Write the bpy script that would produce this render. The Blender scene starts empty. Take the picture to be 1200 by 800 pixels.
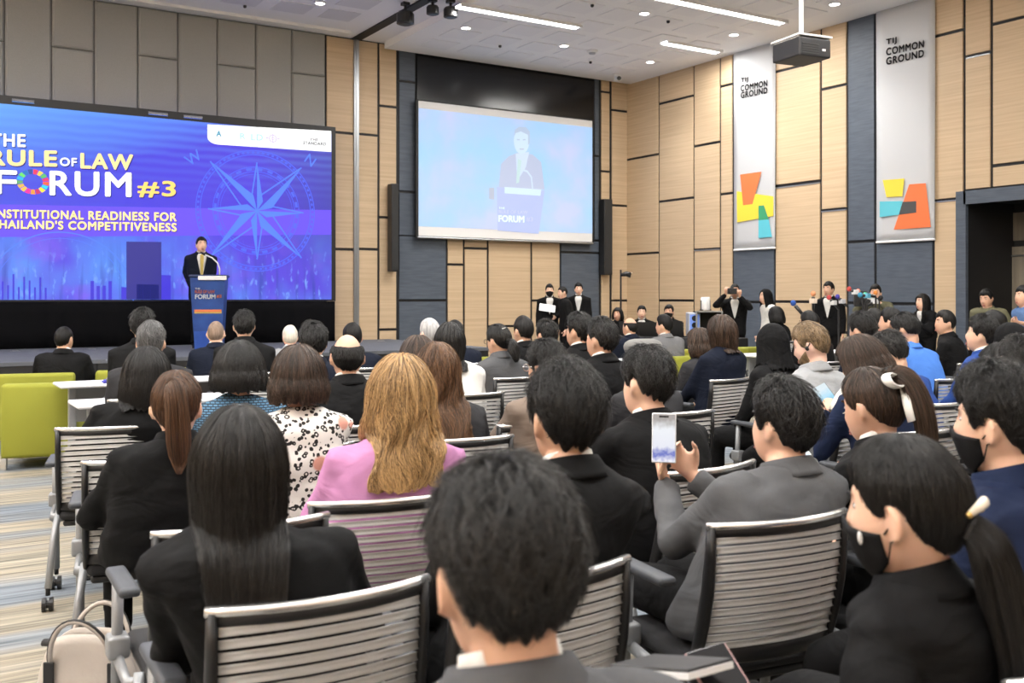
import bpy, math, random
import numpy as np
from mathutils import Matrix, Vector, Euler
random.seed(7); RNG = np.random.default_rng(7)
PI = math.pi
scene = bpy.context.scene
COL = scene.collection

# ------------------------------------------------------------------ camera, world, lights, exposure
FPX = 1160.0; HOR = 348.0; CAMH = 1.45; TH = math.radians(32.0)
ST, CT = math.sin(TH), math.cos(TH)
cam_d = bpy.data.cameras.new('camera'); cam = bpy.data.objects.new('camera', cam_d); COL.objects.link(cam)
cam.location = (0, 0, CAMH); cam.rotation_euler = (PI / 2, 0, -TH)
cam_d.sensor_width = 36.0; cam_d.lens = FPX / 1200 * 36.0; cam_d.shift_y = (HOR - 400) / 1200
cam_d.clip_start = 0.05; cam_d.clip_end = 120
cam_d.dof.use_dof = True; cam_d.dof.focus_distance = 6.5; cam_d.dof.aperture_fstop = 5.6
scene.camera = cam
world = bpy.data.worlds.new('world'); scene.world = world; world.use_nodes = True
world.node_tree.nodes['Background'].inputs[0].default_value = (0.8, 0.85, 0.9, 1)
world.node_tree.nodes['Background'].inputs[1].default_value = 0.05
vs = scene.view_settings
vs.view_transform = 'Standard'; vs.look = 'None'; vs.gamma = 1.0; vs.use_curve_mapping = False
vs.exposure = 0.50
LIGHT_STRIP_W = 150.0      # watts of every linear ceiling luminaire
LIGHT_DOWN_W = 28.0        # watts of every downlight

# ------------------------------------------------------------------ layout helpers: a pixel of the photograph -> a point of the hall
def pos(x, D):
    l = D * (x - 600) / FPX
    return D * ST + l * CT, D * CT - l * ST
def zat(y, D): return CAMH - D * (y - HOR) / FPX
WALL_D = 22.8
XW, YW = pos(735, WALL_D)              # right wall x = XW, back wall y = YW
CEIL = CAMH + 255 * WALL_D / FPX
def on_back(x, y, Y=None):
    Y = YW if Y is None else Y
    D = Y / (CT - (x - 600) / FPX * ST)
    return pos(x, D)[0], zat(y, D)
def on_right(x, y, X=None):
    X = XW if X is None else X
    D = X / (ST + (x - 600) / FPX * CT)
    return pos(x, D)[1], zat(y, D)
def on_plane(x, y, z):
    D = (CAMH - z) * FPX / (y - HOR)
    return pos(x, D)

# ------------------------------------------------------------------ materials
MATS = {}
def mat(name, col, rough=0.6, metal=0.0, spec=0.5, emis=None, estr=0.0, bump=0.0, bscale=200.0, var=0.0, vscale=6.0, sheen=0.0, coat=0.0, alpha=1.0):
    if name in MATS: return MATS[name]
    m = bpy.data.materials.new(name); m.use_nodes = True
    nt = m.node_tree; b = nt.nodes['Principled BSDF']
    b.inputs['Base Color'].default_value = (*col, 1); b.inputs['Roughness'].default_value = rough
    b.inputs['Metallic'].default_value = metal; b.inputs['Specular IOR Level'].default_value = spec
    if sheen: b.inputs['Sheen Weight'].default_value = sheen
    if coat: b.inputs['Coat Weight'].default_value = coat
    if emis is not None:
        b.inputs['Emission Color'].default_value = (*emis, 1); b.inputs['Emission Strength'].default_value = estr
    tc = None
    if bump or var:
        tc = nt.nodes.new('ShaderNodeTexCoord')
    if var:
        n = nt.nodes.new('ShaderNodeTexNoise'); n.inputs['Scale'].default_value = vscale; n.inputs['Detail'].default_value = 3
        nt.links.new(tc.outputs['Object'], n.inputs['Vector'])
        r = nt.nodes.new('ShaderNodeMapRange'); r.inputs[3].default_value = 1 - var; r.inputs[4].default_value = 1 + var
        nt.links.new(n.outputs['Fac'], r.inputs[0])
        mx = nt.nodes.new('ShaderNodeVectorMath'); mx.operation = 'SCALE'; mx.inputs[0].default_value = col
        nt.links.new(r.outputs[0], mx.inputs['Scale']); nt.links.new(mx.outputs[0], b.inputs['Base Color'])
    if bump:
        n = nt.nodes.new('ShaderNodeTexNoise'); n.inputs['Scale'].default_value = bscale; n.inputs['Detail'].default_value = 2
        nt.links.new(tc.outputs['Object'], n.inputs['Vector'])
        bp = nt.nodes.new('ShaderNodeBump'); bp.inputs['Strength'].default_value = bump; bp.inputs['Distance'].default_value = 0.01
        nt.links.new(n.outputs['Fac'], bp.inputs['Height']); nt.links.new(bp.outputs[0], b.inputs['Normal'])
    MATS[name] = m
    return m
def nodes(m): return m.node_tree.nodes, m.node_tree.links, m.node_tree.nodes['Principled BSDF']
def ramp(nd, stops):
    r = nd.new('ShaderNodeValToRGB')
    while len(r.color_ramp.elements) < len(stops): r.color_ramp.elements.new(0.5)
    for e, (p, c) in zip(r.color_ramp.elements, stops): e.position = p; e.color = (*c, 1)
    return r
def streak(name, c0, c1, scale, rough=0.5, bump=0.0, detail=4, spec=0.3, coord='pos'):
    if name in MATS: return MATS[name]
    m = mat(name, c0, rough, spec=spec); nd, ln, b = nodes(m)
    if coord == 'pos':
        g = nd.new('ShaderNodeNewGeometry'); src = g.outputs['Position']
    else:
        g = nd.new('ShaderNodeTexCoord'); src = g.outputs['Object']
    mp = nd.new('ShaderNodeMapping'); mp.inputs['Scale'].default_value = scale; ln.new(src, mp.inputs[0])
    n = nd.new('ShaderNodeTexNoise'); n.inputs['Scale'].default_value = 1; n.inputs['Detail'].default_value = detail
    ln.new(mp.outputs[0], n.inputs['Vector'])
    r = ramp(nd, [(0.3, c0), (0.7, c1)]); ln.new(n.outputs['Fac'], r.inputs[0]); ln.new(r.outputs[0], b.inputs['Base Color'])
    if bump:
        bp = nd.new('ShaderNodeBump'); bp.inputs['Strength'].default_value = bump; bp.inputs['Distance'].default_value = 0.005
        ln.new(n.outputs['Fac'], bp.inputs['Height']); ln.new(bp.outputs[0], b.inputs['Normal'])
    return m

# ------------------------------------------------------------------ mesh helpers
class MB:
    def __init__(s): s.v = []; s.f = []; s.n = 0
    def add(s, v, f):
        v = np.asarray(v, float).reshape(-1, 3); o = s.n
        s.v.append(v); s.f += [tuple(int(i) + o for i in q) for q in f]; s.n += len(v); return s
    def box(s, x0, x1, y0, y1, z0, z1):
        v = [(x, y, z) for z in (z0, z1) for y in (y0, y1) for x in (x0, x1)]
        return s.add(v, [(0, 2, 3, 1), (4, 5, 7, 6), (0, 1, 5, 4), (2, 6, 7, 3), (0, 4, 6, 2), (1, 3, 7, 5)])
    def rbox(s, x0, x1, y0, y1, z0, z1, r=0.02, seg=3, top=True):
        """box with all edges rounded: rounded-rectangle rings stacked over a rounded profile"""
        r = min(r, (x1 - x0) / 2.01, (y1 - y0) / 2.01, (z1 - z0) / 2.01)
        def ring(ins, z):
            pts = []
            cr = r
            for cx, cy, a0 in ((x1 - r, y1 - r, 0), (x0 + r, y1 - r, 90), (x0 + r, y0 + r, 180), (x1 - r, y0 + r, 270)):
                for k in range(seg + 1):
                    a = math.radians(a0 + 90 * k / seg); q = cr - ins
                    pts.append((cx + q * math.cos(a), cy + q * math.sin(a), z))
            return pts
        R = []
        for k in range(seg + 1):
            a = PI / 2 * k / seg; R.append(ring(r * (1 - math.sin(a)), z0 + r * (1 - math.cos(a))))
        for k in range(seg + 1):
            a = PI / 2 * k / seg; R.append(ring(r * (1 - math.cos(a)), z1 - r * (1 - math.sin(a))))
        n = len(R[0]); v = [p for q in R for p in q]; f = []
        for i in range(len(R) - 1):
            for j in range(n): f.append((i * n + j, i * n + (j + 1) % n, (i + 1) * n + (j + 1) % n, (i + 1) * n + j))
        f.append(tuple(range(n - 1, -1, -1))); f.append(tuple((len(R) - 1) * n + j for j in range(n)))
        return s.add(v, f)
    def tube(s, pts, rad, seg=8, up=None, cap=True):
        v, f = tube(pts, rad, seg, up, cap); return s.add(v, f)
    def lathe(s, prof, seg=24, c=(0, 0, 0)):
        v = []; n = len(prof); f = []
        for k in range(seg):
            a = 2 * PI * k / seg
            for r, z in prof: v.append((c[0] + r * math.cos(a), c[1] + r * math.sin(a), c[2] + z))
        for k in range(seg):
            k2 = (k + 1) % seg
            for i in range(n - 1): f.append((k * n + i, k2 * n + i, k2 * n + i + 1, k * n + i + 1))
        f.append(tuple(k * n for k in range(seg - 1, -1, -1))); f.append(tuple(k * n + n - 1 for k in range(seg)))
        return s.add(v, f)
    def prism(s, poly, y0, y1):
        """polygon in x,z extruded over y"""
        n = len(poly); v = [(x, y0, z) for x, z in poly] + [(x, y1, z) for x, z in poly]
        f = [tuple(range(n)), tuple(range(2 * n - 1, n - 1, -1))] + [(i, i + n, (i + 1) % n + n, (i + 1) % n) for i in range(n)]
        return s.add(v, f)
    def sheet(s, G, th, closed=False):
        """solid sheet from a grid of points with thickness along the grid normal"""
        G = np.asarray(G, float); N = grid_normals(G, closed); return s.shell(G, G - N * th, closed)
    def shell(s, A, B, closed=False):
        n, m = A.shape[:2]; o = n * m; f = []
        def q(i, j): return (i % n) * m + j
        for i in range(n if closed else n - 1):
            for j in range(m - 1):
                f.append((q(i, j), q(i + 1, j), q(i + 1, j + 1), q(i, j + 1)))
                f.append((q(i, j) + o, q(i, j + 1) + o, q(i + 1, j + 1) + o, q(i + 1, j) + o))
            for j, fl in ((0, 1), (m - 1, 0)):
                e = (q(i, j), q(i + 1, j), q(i + 1, j) + o, q(i, j) + o); f.append(e if not fl else e[::-1])
        if not closed:
            for i, fl in ((0, 0), (n - 1, 1)):
                for j in range(m - 1):
                    e = (q(i, j), q(i, j + 1), q(i, j + 1) + o, q(i, j) + o); f.append(e if not fl else e[::-1])
        return s.add(np.concatenate([A.reshape(-1, 3), B.reshape(-1, 3)]), f)
    def sphere(s, c, r, nu=16, nv=10, M=None):
        v = []; f = []
        r = np.broadcast_to(np.asarray(r, float), (3,))
        for j in range(1, nv):
            t = PI * j / nv
            for i in range(nu):
                p = 2 * PI * i / nu; v.append((math.sin(t) * math.cos(p), math.sin(t) * math.sin(p), math.cos(t)))
        v += [(0, 0, 1), (0, 0, -1)]
        v = np.array(v) * r
        if M is not None: v = v @ np.asarray(M).T
        v = v + np.asarray(c)
        for j in range(nv - 2):
            for i in range(nu): f.append((j * nu + i, (j + 1) * nu + i, (j + 1) * nu + (i + 1) % nu, j * nu + (i + 1) % nu))
        T = (nv - 1) * nu
        for i in range(nu):
            f.append((T, i, (i + 1) % nu)); f.append((T + 1, (nv - 2) * nu + (i + 1) % nu, (nv - 2) * nu + i))
        return s.add(v, f)
    def mesh(s, name, smooth=False):
        me = bpy.data.meshes.new(name); me.from_pydata(np.concatenate(s.v).tolist(), [], s.f)
        if smooth: me.polygons.foreach_set('use_smooth', [True] * len(me.polygons))
        me.update(); return me
    def build(s, name, m=None, parent=None, smooth=False, loc=None):
        return obj(name, s.mesh(name, smooth), m, parent, loc)

def tube(pts, rad, seg=8, up=None, cap=True):
    P = np.asarray(pts, float); n = len(P)
    R = np.asarray(rad, float)
    if R.ndim == 0: R = np.full((n, 2), float(R))
    elif R.ndim == 1: R = np.stack([R, R], 1)
    T = np.gradient(P, axis=0); T /= np.linalg.norm(T, axis=1)[:, None] + 1e-9
    u = np.array(up if up is not None else ((0, 0, 1) if abs(T[0][2]) < 0.9 else (0, 1, 0)), float)
    v = []; a = np.arange(seg) * 2 * PI / seg
    for i in range(n):
        A = np.cross(T[i], u); A /= np.linalg.norm(A) + 1e-9; B = np.cross(A, T[i])
        if up is None: u = B
        v.append(P[i] + np.outer(np.cos(a) * R[i, 0], A) + np.outer(np.sin(a) * R[i, 1], B))
    f = []
    for i in range(n - 1):
        for j in range(seg):
            k = (j + 1) % seg; f.append((i * seg + j, i * seg + k, (i + 1) * seg + k, (i + 1) * seg + j))
    if cap:
        f.append(tuple(range(seg - 1, -1, -1))); f.append(tuple((n - 1) * seg + j for j in range(seg)))
    return np.concatenate(v), f
def grid_normals(G, closed):
    if closed: du = np.roll(G, -1, 0) - np.roll(G, 1, 0)
    else: du = np.gradient(G, axis=0)
    dv = np.gradient(G, axis=1); N = np.cross(du, dv); L = np.linalg.norm(N, axis=2)[..., None]
    return N / (L + 1e-9)
def obj(name, me, m=None, parent=None, loc=None, M=None):
    o = bpy.data.objects.new(name, me); COL.objects.link(o)
    if m is not None:
        ms = m if isinstance(m, (list, tuple)) else [m]
        if me is not None and hasattr(me, 'materials') and len(me.materials) == 0:
            for q in ms: me.materials.append(q)
        elif me is not None and list(me.materials) != list(ms):
            for i, q in enumerate(ms): o.material_slots[i].link = 'OBJECT'; o.material_slots[i].material = q
    if parent is not None: o.parent = parent
    if loc is not None: o.location = loc
    if M is not None: o.matrix_local = M
    return o
def tag(o, label=None, cat=None, group=None, kind=None):
    if label: o['label'] = label
    if cat: o['category'] = cat
    if group: o['group'] = group
    if kind: o['kind'] = kind
    return o
def thing(name, label, cat, loc=(0, 0, 0), rz=0.0, group=None):
    o = bpy.data.objects.new(name, None); COL.objects.link(o); o.location = loc; o.rotation_euler = (0, 0, rz)
    o.empty_display_size = 0.1
    return tag(o, label, cat, group)
def copy_tree(o, parent=None):
    c = o.copy(); COL.objects.link(c); c.parent = parent
    for ch in list(o.children): copy_tree(ch, c)
    return c

# a scratch scene keeps the evaluation of text and remesh quick
SCR = bpy.data.scenes.new('scratch')
def evaluated(o):
    SCR.collection.objects.link(o)
    with bpy.context.temp_override(scene=SCR, view_layer=SCR.view_layers[0]):
        dg = bpy.context.evaluated_depsgraph_get(); dg.update()
        me = bpy.data.meshes.new_from_object(o.evaluated_get(dg))
    SCR.collection.objects.unlink(o); return me
def remesh(mb, voxel, smooth=3, name='m'):
    me = mb.mesh(name); o = bpy.data.objects.new('tmp', me)
    r = o.modifiers.new('r', 'REMESH'); r.mode = 'VOXEL'; r.voxel_size = voxel; r.use_smooth_shade = True
    if smooth:
        q = o.modifiers.new('s', 'SMOOTH'); q.factor = 0.5; q.iterations = smooth
    out = evaluated(o); bpy.data.objects.remove(o); bpy.data.meshes.remove(me)
    out.name = name; out.polygons.foreach_set('use_smooth', [True] * len(out.polygons)); return out
def text_mesh(body, bold=0.0, extrude=0.0, spacing=1.0):
    cu = bpy.data.curves.new('txt', 'FONT'); cu.body = body; cu.offset = bold; cu.extrude = extrude; cu.size = 1; cu.resolution_u = 4
    cu.space_character = spacing
    o = bpy.data.objects.new('tmp', cu); me = evaluated(o); bpy.data.objects.remove(o); bpy.data.curves.remove(cu); return me
def text_fit(name, body, box, m, parent, place, bold=0.02, spacing=1.0):
    """flat lettering stretched to box = (u0, v0, u1, v1); place(u, v) -> point (parent space)"""
    m0 = text_mesh(body, 0.0, 0.0, spacing); n = len(m0.vertices); co = np.empty(n * 3); m0.vertices.foreach_get('co', co); co = co.reshape(-1, 3)
    fs = [tuple(p.vertices) for p in m0.polygons]; V = []; Fc = []; sh = [(0, 0)] if bold <= 0 else [(math.cos(k * PI / 3), math.sin(k * PI / 3)) for k in range(6)] + [(0, 0)]
    for k, (sx, sy) in enumerate(sh): V.append(co + np.array([sx * bold * .8, sy * bold * .8, 0])); Fc += [tuple(i + k * n for i in q) for q in fs]
    co = np.concatenate(V); bpy.data.meshes.remove(m0); me = bpy.data.meshes.new(name); me.from_pydata(co.tolist(), [], Fc)
    lo, hi = co.min(0), co.max(0); u0, v0, u1, v1 = box
    u = u0 + (co[:, 0] - lo[0]) / (hi[0] - lo[0]) * (u1 - u0); v = v0 + (co[:, 1] - lo[1]) / (hi[1] - lo[1]) * (v1 - v0)
    me.vertices.foreach_set('co', np.array([place(a, b) for a, b in zip(u, v)]).ravel()); me.update(); me.materials.clear(); me.name = name
    return obj(name, me, m, parent)
def lerp(a, b, t): return a + (b - a) * t
def rotz(a): return np.array([[math.cos(a), -math.sin(a), 0], [math.sin(a), math.cos(a), 0], [0, 0, 1]])
def rotx(a): return np.array([[1, 0, 0], [0, math.cos(a), -math.sin(a)], [0, math.sin(a), math.cos(a)]])
def roty(a): return np.array([[math.cos(a), 0, math.sin(a)], [0, 1, 0], [-math.sin(a), 0, math.cos(a)]])
# ------------------------------------------------------------------ surface materials
M_WOOD = streak('oak_panel', (0.50, 0.37, 0.235), (0.60, 0.455, 0.30), (0.7, 0.7, 28), 0.45, 0.05)
M_WOODD = streak('grey_oak_door', (0.20, 0.17, 0.13), (0.30, 0.26, 0.20), (9, 9, 0.6), 0.5, 0.05)
M_JOINT = mat('black_joint', (0.012, 0.012, 0.013), 0.6)
M_GREYF = streak('grey_wall_fabric', (0.28, 0.277, 0.262), (0.33, 0.327, 0.31), (160, 160, 160), 0.9, 0.3)
M_SLATE = streak('slate_laminate', (0.075, 0.09, 0.115), (0.10, 0.12, 0.15), (3, 3, 30), 0.5, 0.04)
M_GLOSSBLK = mat('gloss_black', (0.006, 0.006, 0.007), 0.18, bump=0.03, bscale=3)
M_BLACK = mat('matte_black', (0.010, 0.010, 0.011), 0.6)
M_BLKPL = mat('black_plastic', (0.014, 0.014, 0.015), 0.4)
M_CEIL = mat('ceiling_white', (0.86, 0.86, 0.88), 0.8)
M_WHITE = mat('white_paint', (0.80, 0.80, 0.80), 0.5)
M_ALU = mat('brushed_aluminium', (0.42, 0.44, 0.46), 0.35, 0.9)
M_CHROME = mat('chrome', (0.8, 0.8, 0.8), 0.22, 1.0)
M_LAMP = mat('lamp_diffuser', (1, 1, 1), 0.5, emis=(1.0, 0.98, 0.95), estr=9)
M_STAGE = mat('stage_carpet', (0.115, 0.125, 0.145), 0.85, bump=0.3, bscale=250, var=0.15, vscale=4)
def perforated():
    m = mat('perforated_tile', (0.76, 0.76, 0.79), 0.8); nd, ln, b = nodes(m)
    g = nd.new('ShaderNodeNewGeometry'); v = nd.new('ShaderNodeTexVoronoi'); v.inputs['Scale'].default_value = 40; v.inputs['Randomness'].default_value = 0
    ln.new(g.outputs['Position'], v.inputs['Vector'])
    r = ramp(nd, [(0.28, (0.40, 0.40, 0.42)), (0.36, (0.82, 0.82, 0.85))]); ln.new(v.outputs['Distance'], r.inputs[0]); ln.new(r.outputs[0], b.inputs['Base Color'])
    return m
M_PERF = perforated()
def carpet():
    m = mat('striped_carpet', (0.3, 0.3, 0.3), 0.95, spec=0.1); nd, ln, b = nodes(m)
    g = nd.new('ShaderNodeNewGeometry')
    def noise(scale, det=3, rough=0.6):
        mp = nd.new('ShaderNodeMapping'); mp.inputs['Scale'].default_value = scale; ln.new(g.outputs['Position'], mp.inputs[0])
        n = nd.new('ShaderNodeTexNoise'); n.inputs['Scale'].default_value = 1; n.inputs['Detail'].default_value = det; n.inputs['Roughness'].default_value = rough
        ln.new(mp.outputs[0], n.inputs['Vector']); return n
    big = noise((0.10, 1.55, 1), 1); fine = noise((1.1, 34, 1), 3)
    rb = ramp(nd, [(0.40, (0.185, 0.21, 0.24)), (0.47, (0.215, 0.225, 0.23)), (0.53, (0.31, 0.275, 0.215)), (0.62, (0.28, 0.255, 0.205))])
    ln.new(big.outputs['Fac'], rb.inputs[0])
    rf = ramp(nd, [(0.30, (0.40, 0.42, 0.45)), (0.50, (0.95, 0.95, 0.95)), (0.68, (1.45, 1.42, 1.38))]); ln.new(fine.outputs['Fac'], rf.inputs[0])
    mx = nd.new('ShaderNodeMix'); mx.data_type = 'RGBA'; mx.blend_type = 'MULTIPLY'; mx.inputs[0].default_value = 1
    ln.new(rb.outputs[0], mx.inputs[6]); ln.new(rf.outputs[0], mx.inputs[7]); ln.new(mx.outputs[2], b.inputs['Base Color'])
    bp = nd.new('ShaderNodeBump'); bp.inputs['Strength'].default_value = 0.35; bp.inputs['Distance'].default_value = 0.01
    ln.new(fine.outputs['Fac'], bp.inputs['Height']); ln.new(bp.outputs[0], b.inputs['Normal']); return m
M_CARPET = carpet()

# ------------------------------------------------------------------ the hall
XL, YR = -7.0, -5.0
def struct(name, mb, m): return tag(mb.build(name, m), kind='structure')
floor = struct('floor', MB().box(XL - .2, XW + 2.0, YR - .2, YW + .2, -0.12, 0), M_CARPET)
ceiling = struct('ceiling', MB().box(XL - .2, XW + 2.0, YR - .2, YW + .2, CEIL, CEIL + .15), M_CEIL)
wall_back = struct('wall_back', MB().box(XL - .2, XW + .2, YW, YW + .2, 0, CEIL), M_JOINT)
wall_left = struct('wall_left', MB().box(XL - .2, XL, YR, YW, 0, CEIL), M_WOOD)
wall_rear = struct('wall_rear', MB().box(XL - .2, XW + .2, YR - .2, YR, 0, CEIL), M_WOOD)
yd1 = on_right(1131, 300)[0]; yd0 = yd1 - 2.6; zd = on_right(1131, 233)[1]
wr = MB().box(XW, XW + .2, yd1, YW, 0, CEIL).box(XW, XW + .2, yd0, yd1, zd, CEIL).box(XW, XW + .2, YR, yd0, 0, CEIL)
wall_right = struct('wall_right', wr, M_JOINT)

def panel_mesh(w, h, t, bev):
    m = MB(); x, z = w / 2, h / 2
    o = [(-x, -z), (x, -z), (x, z), (-x, z)]; i = [(-x + bev, -z + bev), (x - bev, -z + bev), (x - bev, z - bev), (-x + bev, z - bev)]
    v = [(a, 0, b) for a, b in o] + [(a, -t + bev, b) for a, b in o] + [(a, -t, b) for a, b in i]
    f = [(3, 2, 1, 0), (8, 9, 10, 11)]
    for k in range(4):
        l = (k + 1) % 4; f += [(k, l, l + 4, k + 4), (k + 4, l + 4, l + 8, k + 8)]
    return m.add(v, f).mesh('panel')
GAP = 0.05
def panel_back(x0, x1, z0, z1, m, t=.03, bev=.006, parent=wall_back, name='panel', gap=GAP):
    o = obj(name, panel_mesh(x1 - x0 - gap, z1 - z0 - gap, t, bev), m, parent); o.location = ((x0 + x1) / 2, YW, (z0 + z1) / 2); return o
def panel_right(y0, y1, z0, z1, m, t=.03, bev=.006, parent=wall_right, name='panel', gap=GAP):
    o = obj(name, panel_mesh(abs(y1 - y0) - gap, z1 - z0 - gap, t, bev), m, parent)
    o.location = (XW, (y0 + y1) / 2, (z0 + z1) / 2); o.rotation_euler = (0, 0, -PI / 2); return o
def columns(cols, wall):
    """cols: (x0, x1, [pixel heights of the joints at the column's middle], lowest z or None, highest z or None, material)"""
    for x0, x1, js, zb, zt, m in cols:
        fn = on_back if wall == 'b' else on_right
        a, b = fn(x0, 300)[0], fn(x1, 300)[0]; xm = (x0 + x1) / 2
        zs = sorted([0.0 if zb is None else zb] + [fn(xm, y)[1] for y in js] + [CEIL if zt is None else zt])
        for z0, z1 in zip(zs, zs[1:]):
            if m is M_GREYF: panel_back(a, b, z0, z1, m, .07, .03, gap=.012)
            elif wall == 'b': panel_back(a, b, z0, z1, m)
            else: panel_right(a, b, z0, z1, m)
zled1 = on_back(200, 139)[1] - 0.5
columns([(-95, -45, [], zled1, None, M_GREYF), (-45, 5, [46], zled1, None, M_GREYF), (5, 60, [], zled1, None, M_GREYF), (60, 110, [58], zled1, None, M_GREYF), (110, 161, [], zled1, None, M_GREYF),
         (161, 208, [68], zled1, None, M_GREYF), (208, 254, [], zled1, None, M_GREYF), (254, 299, [78.5], zled1, None, M_GREYF), (299, 341, [], zled1, None, M_GREYF),
         (341, 380, [88], zled1, None, M_GREYF)], 'b')
zs0 = on_back(520, 277)[1]; zs1 = on_back(675, 281)[1]
columns([(381, 415, [155.5, 292], None, None, M_WOOD), (418, 443, [158, 292], None, None, M_WOOD), (443, 465, [125, 255, 386], None, None, M_WOOD),
         (466, 487, [96, 225], on_back(476, 277)[1], None, M_SLATE),
         (466, 523, [352], None, zs0, M_SLATE), (523, 543, [310], None, zs0, M_WOOD), (543, 571, [291], None, zs0, M_WOOD), (571, 622, [382], None, zs0, M_WOOD),
         (622, 656, [352], None, zs0, M_WOOD), (656, 702, [296], None, zs1, M_SLATE), (695, 702, [183], zs1, None, M_SLATE),
         (703, 714.5, [108, 201, 313], None, None, M_WOOD), (715.5, 735, [130, 241, 352], None, None, M_WOOD)], 'b')
columns([(735, 773, [184, 297], None, None, M_WOOD), (773, 814, [117, 234, 352], None, None, M_WOOD), (814, 845, [169, 292], None, None, M_WOOD), (845, 860, [100, 227, 352], None, None, M_WOOD),
         (860, 909, [291.5, 354], None, None, M_SLATE), (909, 963, [78, 215, 353.5], None, None, M_WOOD), (963, 994, [102, 245.5, 389], None, None, M_WOOD),
         (994, 1027, [283, 355], None, None, M_SLATE), (1027, 1095, [283, 356], None, None, M_SLATE), (1095, 1131, [39, 234], None, None, M_WOOD)], 'r')
def zr(x, y): return on_right(x, y)[1]
columns([(1131, 1163, [64], zd + .12, None, M_WOOD), (1163, 1210, [23.5, 192], zd + .12, None, M_WOOD), (1210, 1262, [100], zd + .12, None, M_WOOD)], 'r')
# light metal edge strips that catch the light on a few joints
for x0, x1, y in ((909, 963, 217), (963, 994, 246.5), (1095, 1131, 235), (1132, 1163, 65.5), (814, 845, 292.5)):
    a, b = on_right(x0, 300)[0], on_right(x1, 300)[0]; z = on_right((x0 + x1) / 2, y)[1]
    MB().box(XW - .04, XW - .001, b + .02, a - .02, z - .014, z + .004).build('edge_strip', M_ALU, wall_right)
# door recess in the right wall
door = thing('door_1', None, None, (XW, (yd0 + yd1) / 2, 0)); tag(door, kind='structure')
hw = (yd1 - yd0) / 2; dp = 1.3
MB().box(0, dp, hw - .02, hw, 0, zd).build('reveal', M_BLACK, door); MB().box(0, dp, -hw, -hw + .02, 0, zd).build('reveal', M_BLACK, door)
MB().box(0, dp, -hw, hw, zd - .02, zd).build('reveal', M_BLACK, door)
MB().box(dp, dp + .1, -hw - .3, hw + .3, 0, zd + .3).build('recess_back', M_BLACK, door)
f = MB()
for y0, y1, z0, z1 in ((-hw, hw, zd - .09, zd + .12), (hw - .04, hw + .13, 0, zd + .12), (-hw - .13, -hw + .04, 0, zd + .12)): f.box(-.05, .02, y0, y1, z0, z1)
f.build('door_frame', M_SLATE, door)
# transom and door leaf at the back of the recess
XD = XW + dp
yt, zt1 = on_right(1168, 251, XD); _, zt0 = on_right(1168, 283, XD); yt -= (yd0 + yd1) / 2
MB().box(dp - .03, dp - .001, yt - 1.5, yt, zt0, zt1).build('transom', M_WOODD, door)
yl, zl1 = on_right(1172, 290, XD); yl -= (yd0 + yd1) / 2
lf = MB().box(dp - .06, dp - .001, yl - 1.0, yl, 0, zl1).build('door_leaf', M_WOODD, door)
MB().tube([(dp - .06, yl - .09, .85), (dp - .11, yl - .09, .88), (dp - .11, yl - .09, 1.5), (dp - .06, yl - .09, 1.53)], .014).build('handle', M_BLKPL, lf)
yy = yl - .12
MB().tube([(dp - .062, yy, 2.0), (dp - .07, yy, zl1 - .25), (dp - .07, yy - .1, zl1 - .15), (dp - .07, yy - .8, zl1 - .15)], .012).build('groove_rail', M_ALU, lf)
# partition post and track
xp = on_back(416.3, 200)[0]
MB().box(xp - .05, xp + .05, YW - .07, YW, 0, CEIL).box(xp - .016, xp + .016, YW - .085, YW - .07, 0, CEIL).build('partition_post', M_ALU, wall_back)
trk = on_plane(478, 4, CEIL)
trk = MB().box(xp - .09, xp + .09, 4, YW, CEIL - .03, CEIL + .01); tag(trk.build('trim_1', M_BLACK), kind='structure')
# gloss black backing above and around the projection screen
a, z1 = on_back(487, 50); b, _ = on_back(695, 83)
MB().box(a + .01, b - .01, YW - .045, YW, zs0 + .02, CEIL).build('black_backing', M_GLOSSBLK, wall_back)

# ceiling: dropped perforated cloud right of the track, made of tiles, plus shallow coves
xc, yc = on_plane(480, 42, CEIL - .14)
CL = CEIL - .14
cloud = struct('ceiling_cloud', MB().box(xc, XW - .02, YR, YW - .14, CL, CL + .14), M_CEIL)
cloud.name = 'ceiling_1'
tm = MB().box(-.30, .30, -.30, .30, -.012, .0).mesh('tile')
cnt = 0
for i in range(14):
    for j in range(16):
        x, y = xc + .75 + i * .86, YW - 1.0 - j * .86
        d = x * ST + y * CT; l = x * CT - y * ST; px = 600 + FPX * l / d if d > 1 else 9e9; py = HOR - (CL - CAMH) * FPX / d if d > 1 else -9e9
        if not (-40 < px < 1260 and py > -60) or x > XW - .4: continue
        obj('ceiling_tile', tm, M_PERF, cloud, (x, y, CL)); cnt += 1
for i in range(9):      # left field
    for j in range(9):
        x, y = xp - .9 - i * .86, YW - 1.4 - j * .86
        d = x * ST + y * CT; l = x * CT - y * ST; px = 600 + FPX * l / d if d > 1 else 9e9; py = HOR - (CEIL - CAMH) * FPX / d if d > 1 else -9e9
        if not (-60 < px < 1260 and py > -60): continue
        obj('ceiling_tile', tm, M_PERF, ceiling, (x, y, CEIL))
MB().box(XL, xp - .3, YW - .5, YW - .28, CEIL - .05, CEIL).build('cove_strip', M_WHITE, ceiling)

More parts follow.
